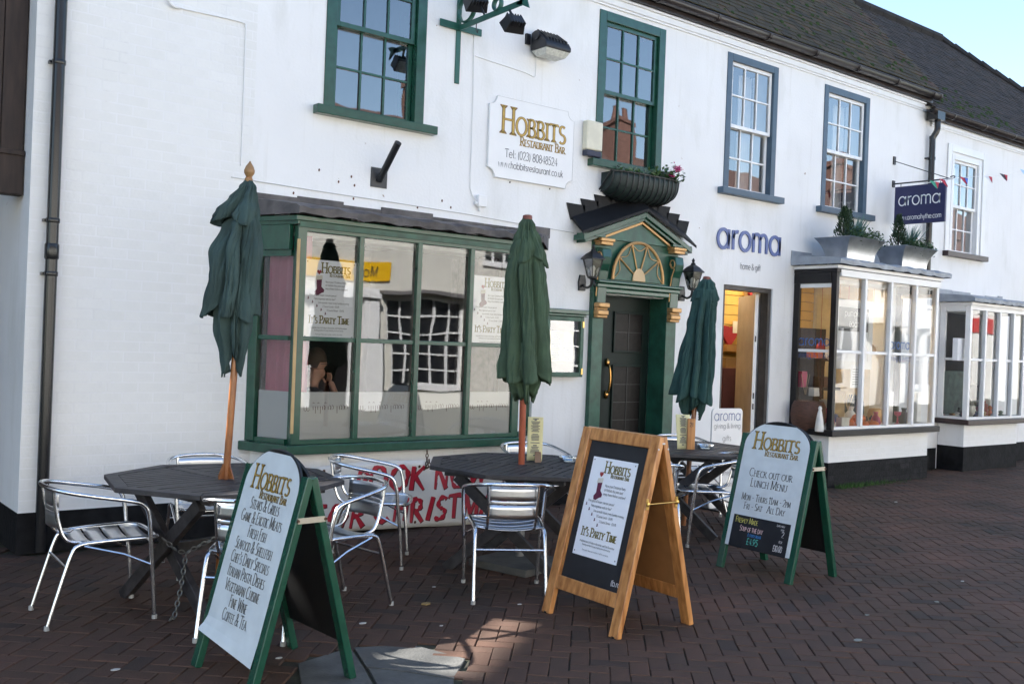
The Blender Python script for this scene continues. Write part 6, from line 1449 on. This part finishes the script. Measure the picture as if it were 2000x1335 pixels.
stock('felt_heart', 'red felt heart hanging on the yellow display wall', 'ornament', 1424, 655, 1.66, 'heart', red_, .17)
stock('white_candles', 'row of white candles hanging on the yellow display wall', 'candles', 1432, 650, 1.64, 'bars', wht_, .17, n=8)
stock('picture_panel', 'cream picture with red hearts high on the yellow display wall', 'picture', 1466, 588, 1.66, 'box', mat('picture_cream', (.6, .42, .25), .7), wh=(.22, .48))
for py in (575, 588, 600): stock('heart_motif', 'dark red heart on the cream picture, '+{575: 'top', 588: 'middle', 600: 'bottom'}[py], 'picture heart', 1466, py, 1.60, 'heart', red_, .05)['group'] = 'hearts on the picture'
stock('yellow_hat', 'yellow round ornament hanging beside the open shop door', 'ornament', 1464, 668, 1.55, 'lathe', mat('bright_yellow', (.7, .5, .02), .6), .12, prof=[(0, 0), (1, .2), (1.1, .7), (.6, 1.1), (.0, 1.2)])
stock('wall_plaque', 'brown lettered plaque on the yellow display wall', 'plaque', 1441, 710, 1.64, 'box', mat('plaque_brown', (.26, .15, .06), .7), wh=(.62, .17))
stock('hook_rail', 'dark hook rail with hearts on the yellow display wall', 'hook rail', 1440, 680, 1.64, 'box', mat('rail_wood', (.34, .18, .06), .7), wh=(.55, .10))
stock('dark_bag', 'dark shoulder bag hanging beside the open shop door', 'bag', 1466, 722, 1.5, 'bag', drk, wh=(.22, .22))
stock('shop_stand', 'dark red display stand inside the gift shop doorway', 'display stand', 1420, 790, 1.3, 'box', mat('stand_red', (.08, .02, .02), .8), wh=(.30, 1.0))
stock('cream_cupboard', 'pale cupboard under the plaque in the gift shop', 'cupboard', 1443, 770, 1.62, 'box', mat('cupboard_tan', (.36, .26, .15), .7), wh=(.7, .55))
stock('white_slippers', 'white slippers hanging low by the open shop door', 'slippers', 1462, 800, 1.35, 'bars', wht_, .22, n=3)
# bay display
stock('wicker_barrel', 'brown slatted barrel in the gift shop bay window', 'barrel', 1578, 838, -.22, 'lathe', brn, .34, prof=[(.50, 0), (.60, .25), (.64, .55), (.60, .85), (.52, 1.02), (.46, 1.02)])
stock('white_bottle', 'white banded cone shaped ornament in the gift shop bay', 'ornament', 1600, 842, -.50, 'lathe', wht_, .30, prof=[(.17, 0), (.18, .1), (.15, .4), (.10, .7), (.06, .85), (.08, .92), (.04, 1.0)])
stock('pink_bag', 'pink gift bag in the gift shop bay', 'gift bag', 1617, 838, -.40, 'bag', pnk, wh=(.16, .26))
stock('white_globe', 'white globe ornament at the corner of the gift shop bay', 'ornament', 1620, 843, -.50, 'lathe', wht_, .13, prof=[(.1, 0), (.4, .1), (.55, .45), (.4, .8), (.1, .95)])
PK = [(.1, .05), (.45, 0), (.62, .2), (.66, .38), (.55, .6), (.3, .7), (.08, .66), (.06, .82), (.0, .84)]
for k, (px, py, s_) in enumerate(((1662, 838, .17), (1682, 838, .15), (1676, 824, .14), (1702, 836, .14))):
    o = stock('pumpkin', 'orange pumpkin in the gift shop bay, %s' % ('leftmost', 'in front', 'on top of the others', 'rightmost')[k], 'pumpkin', px, py, -.47 if k != 2 else -.42, 'lathe', org, s_, prof=PK); o['group'] = 'pumpkins in the bay'
stock('striped_box', 'white and black striped box beside the pumpkins', 'box', 1646, 828, -.50, 'box', wht_, wh=(.16, .17)); stock('grey_box', 'grey box beside the striped box in the bay', 'box', 1640, 842, -.52, 'box', inkg, wh=(.12, .07))
stock('reed_sticks', 'tall brown reed sticks standing in the bay window', 'reeds', 1602, 780, -.25, 'stems', brn, .50, n=9); stock('pale_reeds', 'pale diffuser reeds in the bay window', 'reeds', 1656, 800, -.45, 'stems', mat('pale_reed', (.5, .35, .18), .7), .2, n=6)
stock('dark_jar', 'dark jar behind the pumpkins in the bay window', 'jar', 1668, 812, -.3, 'lathe', drk, .3, prof=[(.35, 0), (.4, .2), (.4, .6), (.2, .75), (.25, .9)])
stock('white_figurines', 'white ornaments on top of the wicker barrel', 'ornament', 1592, 765, -.2, 'box', wht_, wh=(.16, .10)); stock('twisted_figure', 'pale twisted wooden figure in the bay', 'figure', 1573, 770, -.2, 'stems', mat('pale_wood_fig', (.4, .3, .18), .7), .25, n=3)
for k, (px, lab) in enumerate(((1735, 'left pale trestle'), (1790, 'right pale trestle'))): stock('lantern_stand', '%s lantern stand in the gift shop bay' % lab, 'stand', px, 800, -.1, 'box', wht_, wh=(.10, .5))
dsp = thing('hanging_banner', 'white framed grey price banner hanging in the gift shop bay', 'banner', (11.05, -.25, 1.5))
a_, b_ = W(1629, 592, -.25), W(1700, 735, -.25)
obj('frame', frame4(MB(), a_.x, b_.x, 1.42, 2.30, .10, -.26, -.24), whitep, dsp); obj('panel', B(a_.x+.1, -.252, 1.9, b_.x-.1, -.246, 2.2), mat('grey_panel', (.16, .16, .17), .7), dsp); obj('lower_panel', B(a_.x+.1, -.252, 1.52, b_.x-.1, -.246, 1.9), paper, dsp)
line(dsp, 'pumpkins', ((a_.x+b_.x)/2, -.2635, 2.09), X3, Z3, .085, boardwhite, 'sans', .1); line(dsp, 'each', ((a_.x+b_.x)/2, -.2635, 1.96), X3, Z3, .085, boardwhite, 'sans', .1)
nt_ = thing('paper_notice', 'white paper notice stuck inside the first front pane of the gift shop bay', 'notice', (10.85, -.565, 1.2)); pa, pb2 = W(1662, 712, -.566), W(1683, 757, -.566)
obj('sheet', B(pa.x, -.5665, pb2.z, pb2.x, -.565, pa.z), paper, nt_); tx = MB()
for k in range(7): z = pa.z-.06-.03*k; tx.quad((pa.x+.04, -.5675, z), (pb2.x-.04, -.5675, z), (pb2.x-.04, -.5675, z+.007), (pa.x+.04, -.5675, z+.007))
obj('print_lines', tx, inkg, nt_)
for nm, o_, u_ in (('glass_lettering', (10.407, -.30, 1.70), V((0, -1, 0))), ('glass_lettering', (11.86, -.578, 1.70), X3)):
    t = thing(nm, 'blue shop name on the %s glass of the gift shop bay' % ('side' if u_.y else 'front'), 'lettering', o_)
    line(t, 'aroma', o_, u_, Z3, .125 if u_.y else .13, mat('blue_film_letters', (.06, .16, .42), .5), 'sans', .09); line(t, 'giving & living', V(o_)-V((0, 0, .15)), u_, Z3, .07, bluelet, 'sans', .08)
st = thing('round_sticker', 'small round blue sticker low on the gift shop bay side glass', 'sticker', (10.407, -.12, .80)); obj('disc', MB().lathe([(.045, 0), (.045, .001)], (10.408, -.13, .82), 18, (-1, 0, 0)), mat('sticker_blue', (.16, .28, .55), .5), st)
obj('shelf_unit', MB().box(10.9, .55, .7, 12.3, .85, .74).box(10.9, .55, 1.1, 12.3, .85, 1.14).box(10.9, .55, 1.5, 12.3, .85, 1.54).box(10.9, .82, .3, 12.3, .86, 1.95), browntimber, label='dark shelf unit behind the gift shop bay display', cat='shelves')
for k in range(8): obj('boxed_gift', B(10.95+.17*k, .6, (1.141, .741, 1.541)[k % 3], 11.07+.17*k, .78, (1.141, .741, 1.541)[k % 3]+R.uniform(.12, .26)), [red_, wht_, drk, pnk, navy, org, brn, wht_][k], label='%s boxed gift on the dark shelves behind the bay' % ('red', 'tall white', 'black', 'pink', 'navy', 'orange', 'brown', 'short white')[k], cat='gift box', group='gifts on the dark shelves')
VS = [[(.3, 0), (.45, .2), (.35, .6), (.15, .8), (.22, 1.)], [(.25, 0), (.25, .8), (.08, .85), (.08, 1.)], [(.15, 0), (.4, .15), (.5, .5), (.4, .8), (.3, .85)], [(.35, 0), (.1, .1), (.06, .6), (.3, .75), (.36, 1.)]]
VN = ['round vase', 'bottle', 'bowl', 'goblet']; VC = [('white', wht_), ('black', drk), ('red', red_), ('brown', brn), ('gold', gold), ('pink', pnk), ('blue', bluelet)]
def display(x0, x1, y0, y1, z, n_, where, off):
    for k in range(n_):
        cn, cm = VC[(k*3+off) % 7]; vn = VN[(k+off) % 4]; x = x0+(x1-x0)*(k+.5)/n_; h_ = R.uniform(.12, .26)
        obj('display_'+vn.split()[-1], MB().lathe([(r_*h_*.8, q*h_) for r_, q in VS[(k+off) % 4]], (x, R.uniform(y0, y1), z), 14), cm, label='%s %s %s, number %d from the left' % (cn, vn, where, k+1), cat=vn, group='ornaments '+where, smooth=True)
display(11.15, 12.62, -.42, .1, .697, 13, 'in the gift shop bay', 0)
display(13.98, 15.5, -.12, .2, .741, 10, 'in the far right bay', 2)
for k in range(7):
    x = 11.2+.2*k; obj('hanging_ornament', MB().tube([(x, .15, 2.54), (x, .15, 1.75-.1*(k % 3))], .003, 4).lathe([(.005, 0), (.06, .05), (.05, .1), (.005, .14)], (x, .15, 1.62-.1*(k % 3)), 10), [red_, wht_, gold, pnk, wht_, red_, gold][k], label='ornament hanging in the gift shop bay, %s from the left' % ('first', 'second', 'third', 'fourth', 'fifth', 'sixth', 'seventh')[k], cat='ornament', group='hanging ornaments in the gift shop bay', smooth=True)
# cottage bay display
stock('landscape_picture', 'dark green landscape picture in the far right bay', 'picture', 1858, 765, -.05, 'box', mat('picture_green', (.05, .085, .075), .6, var=.6, scale=9), wh=(.55, .62))
nt3 = stock('white_notice', 'white printed notice in the far right bay', 'notice', 1873, 682, -.30, 'box', paper, wh=(.22, .32))
for k in range(9):
    c_ = [wht_, drk, red_, brn, navy, gold, wht_, org, bluem][k]; x = 14.05+.16*k; h_ = R.uniform(.06, .2)
    obj('trinket', MB().lathe([(.03, 0), (.05, h_*.3), (.02, h_*.6), (.04, h_*.8), (.01, h_)], (x, -.25+R.uniform(-.08, .1), .742), 10), c_, label='%s trinket on the window board of the far right bay' % ('white', 'black', 'red', 'brown', 'navy', 'gold', 'second white', 'orange', 'blue green')[k], cat='ornament', group='trinkets in the far right bay', smooth=True)
stock('black_pot', 'black pot with sticks in the far right bay', 'pot', 1905, 780, -.2, 'lathe', drk, .22, prof=[(.3, 0), (.45, .3), (.4, .8), (.3, 1.)])
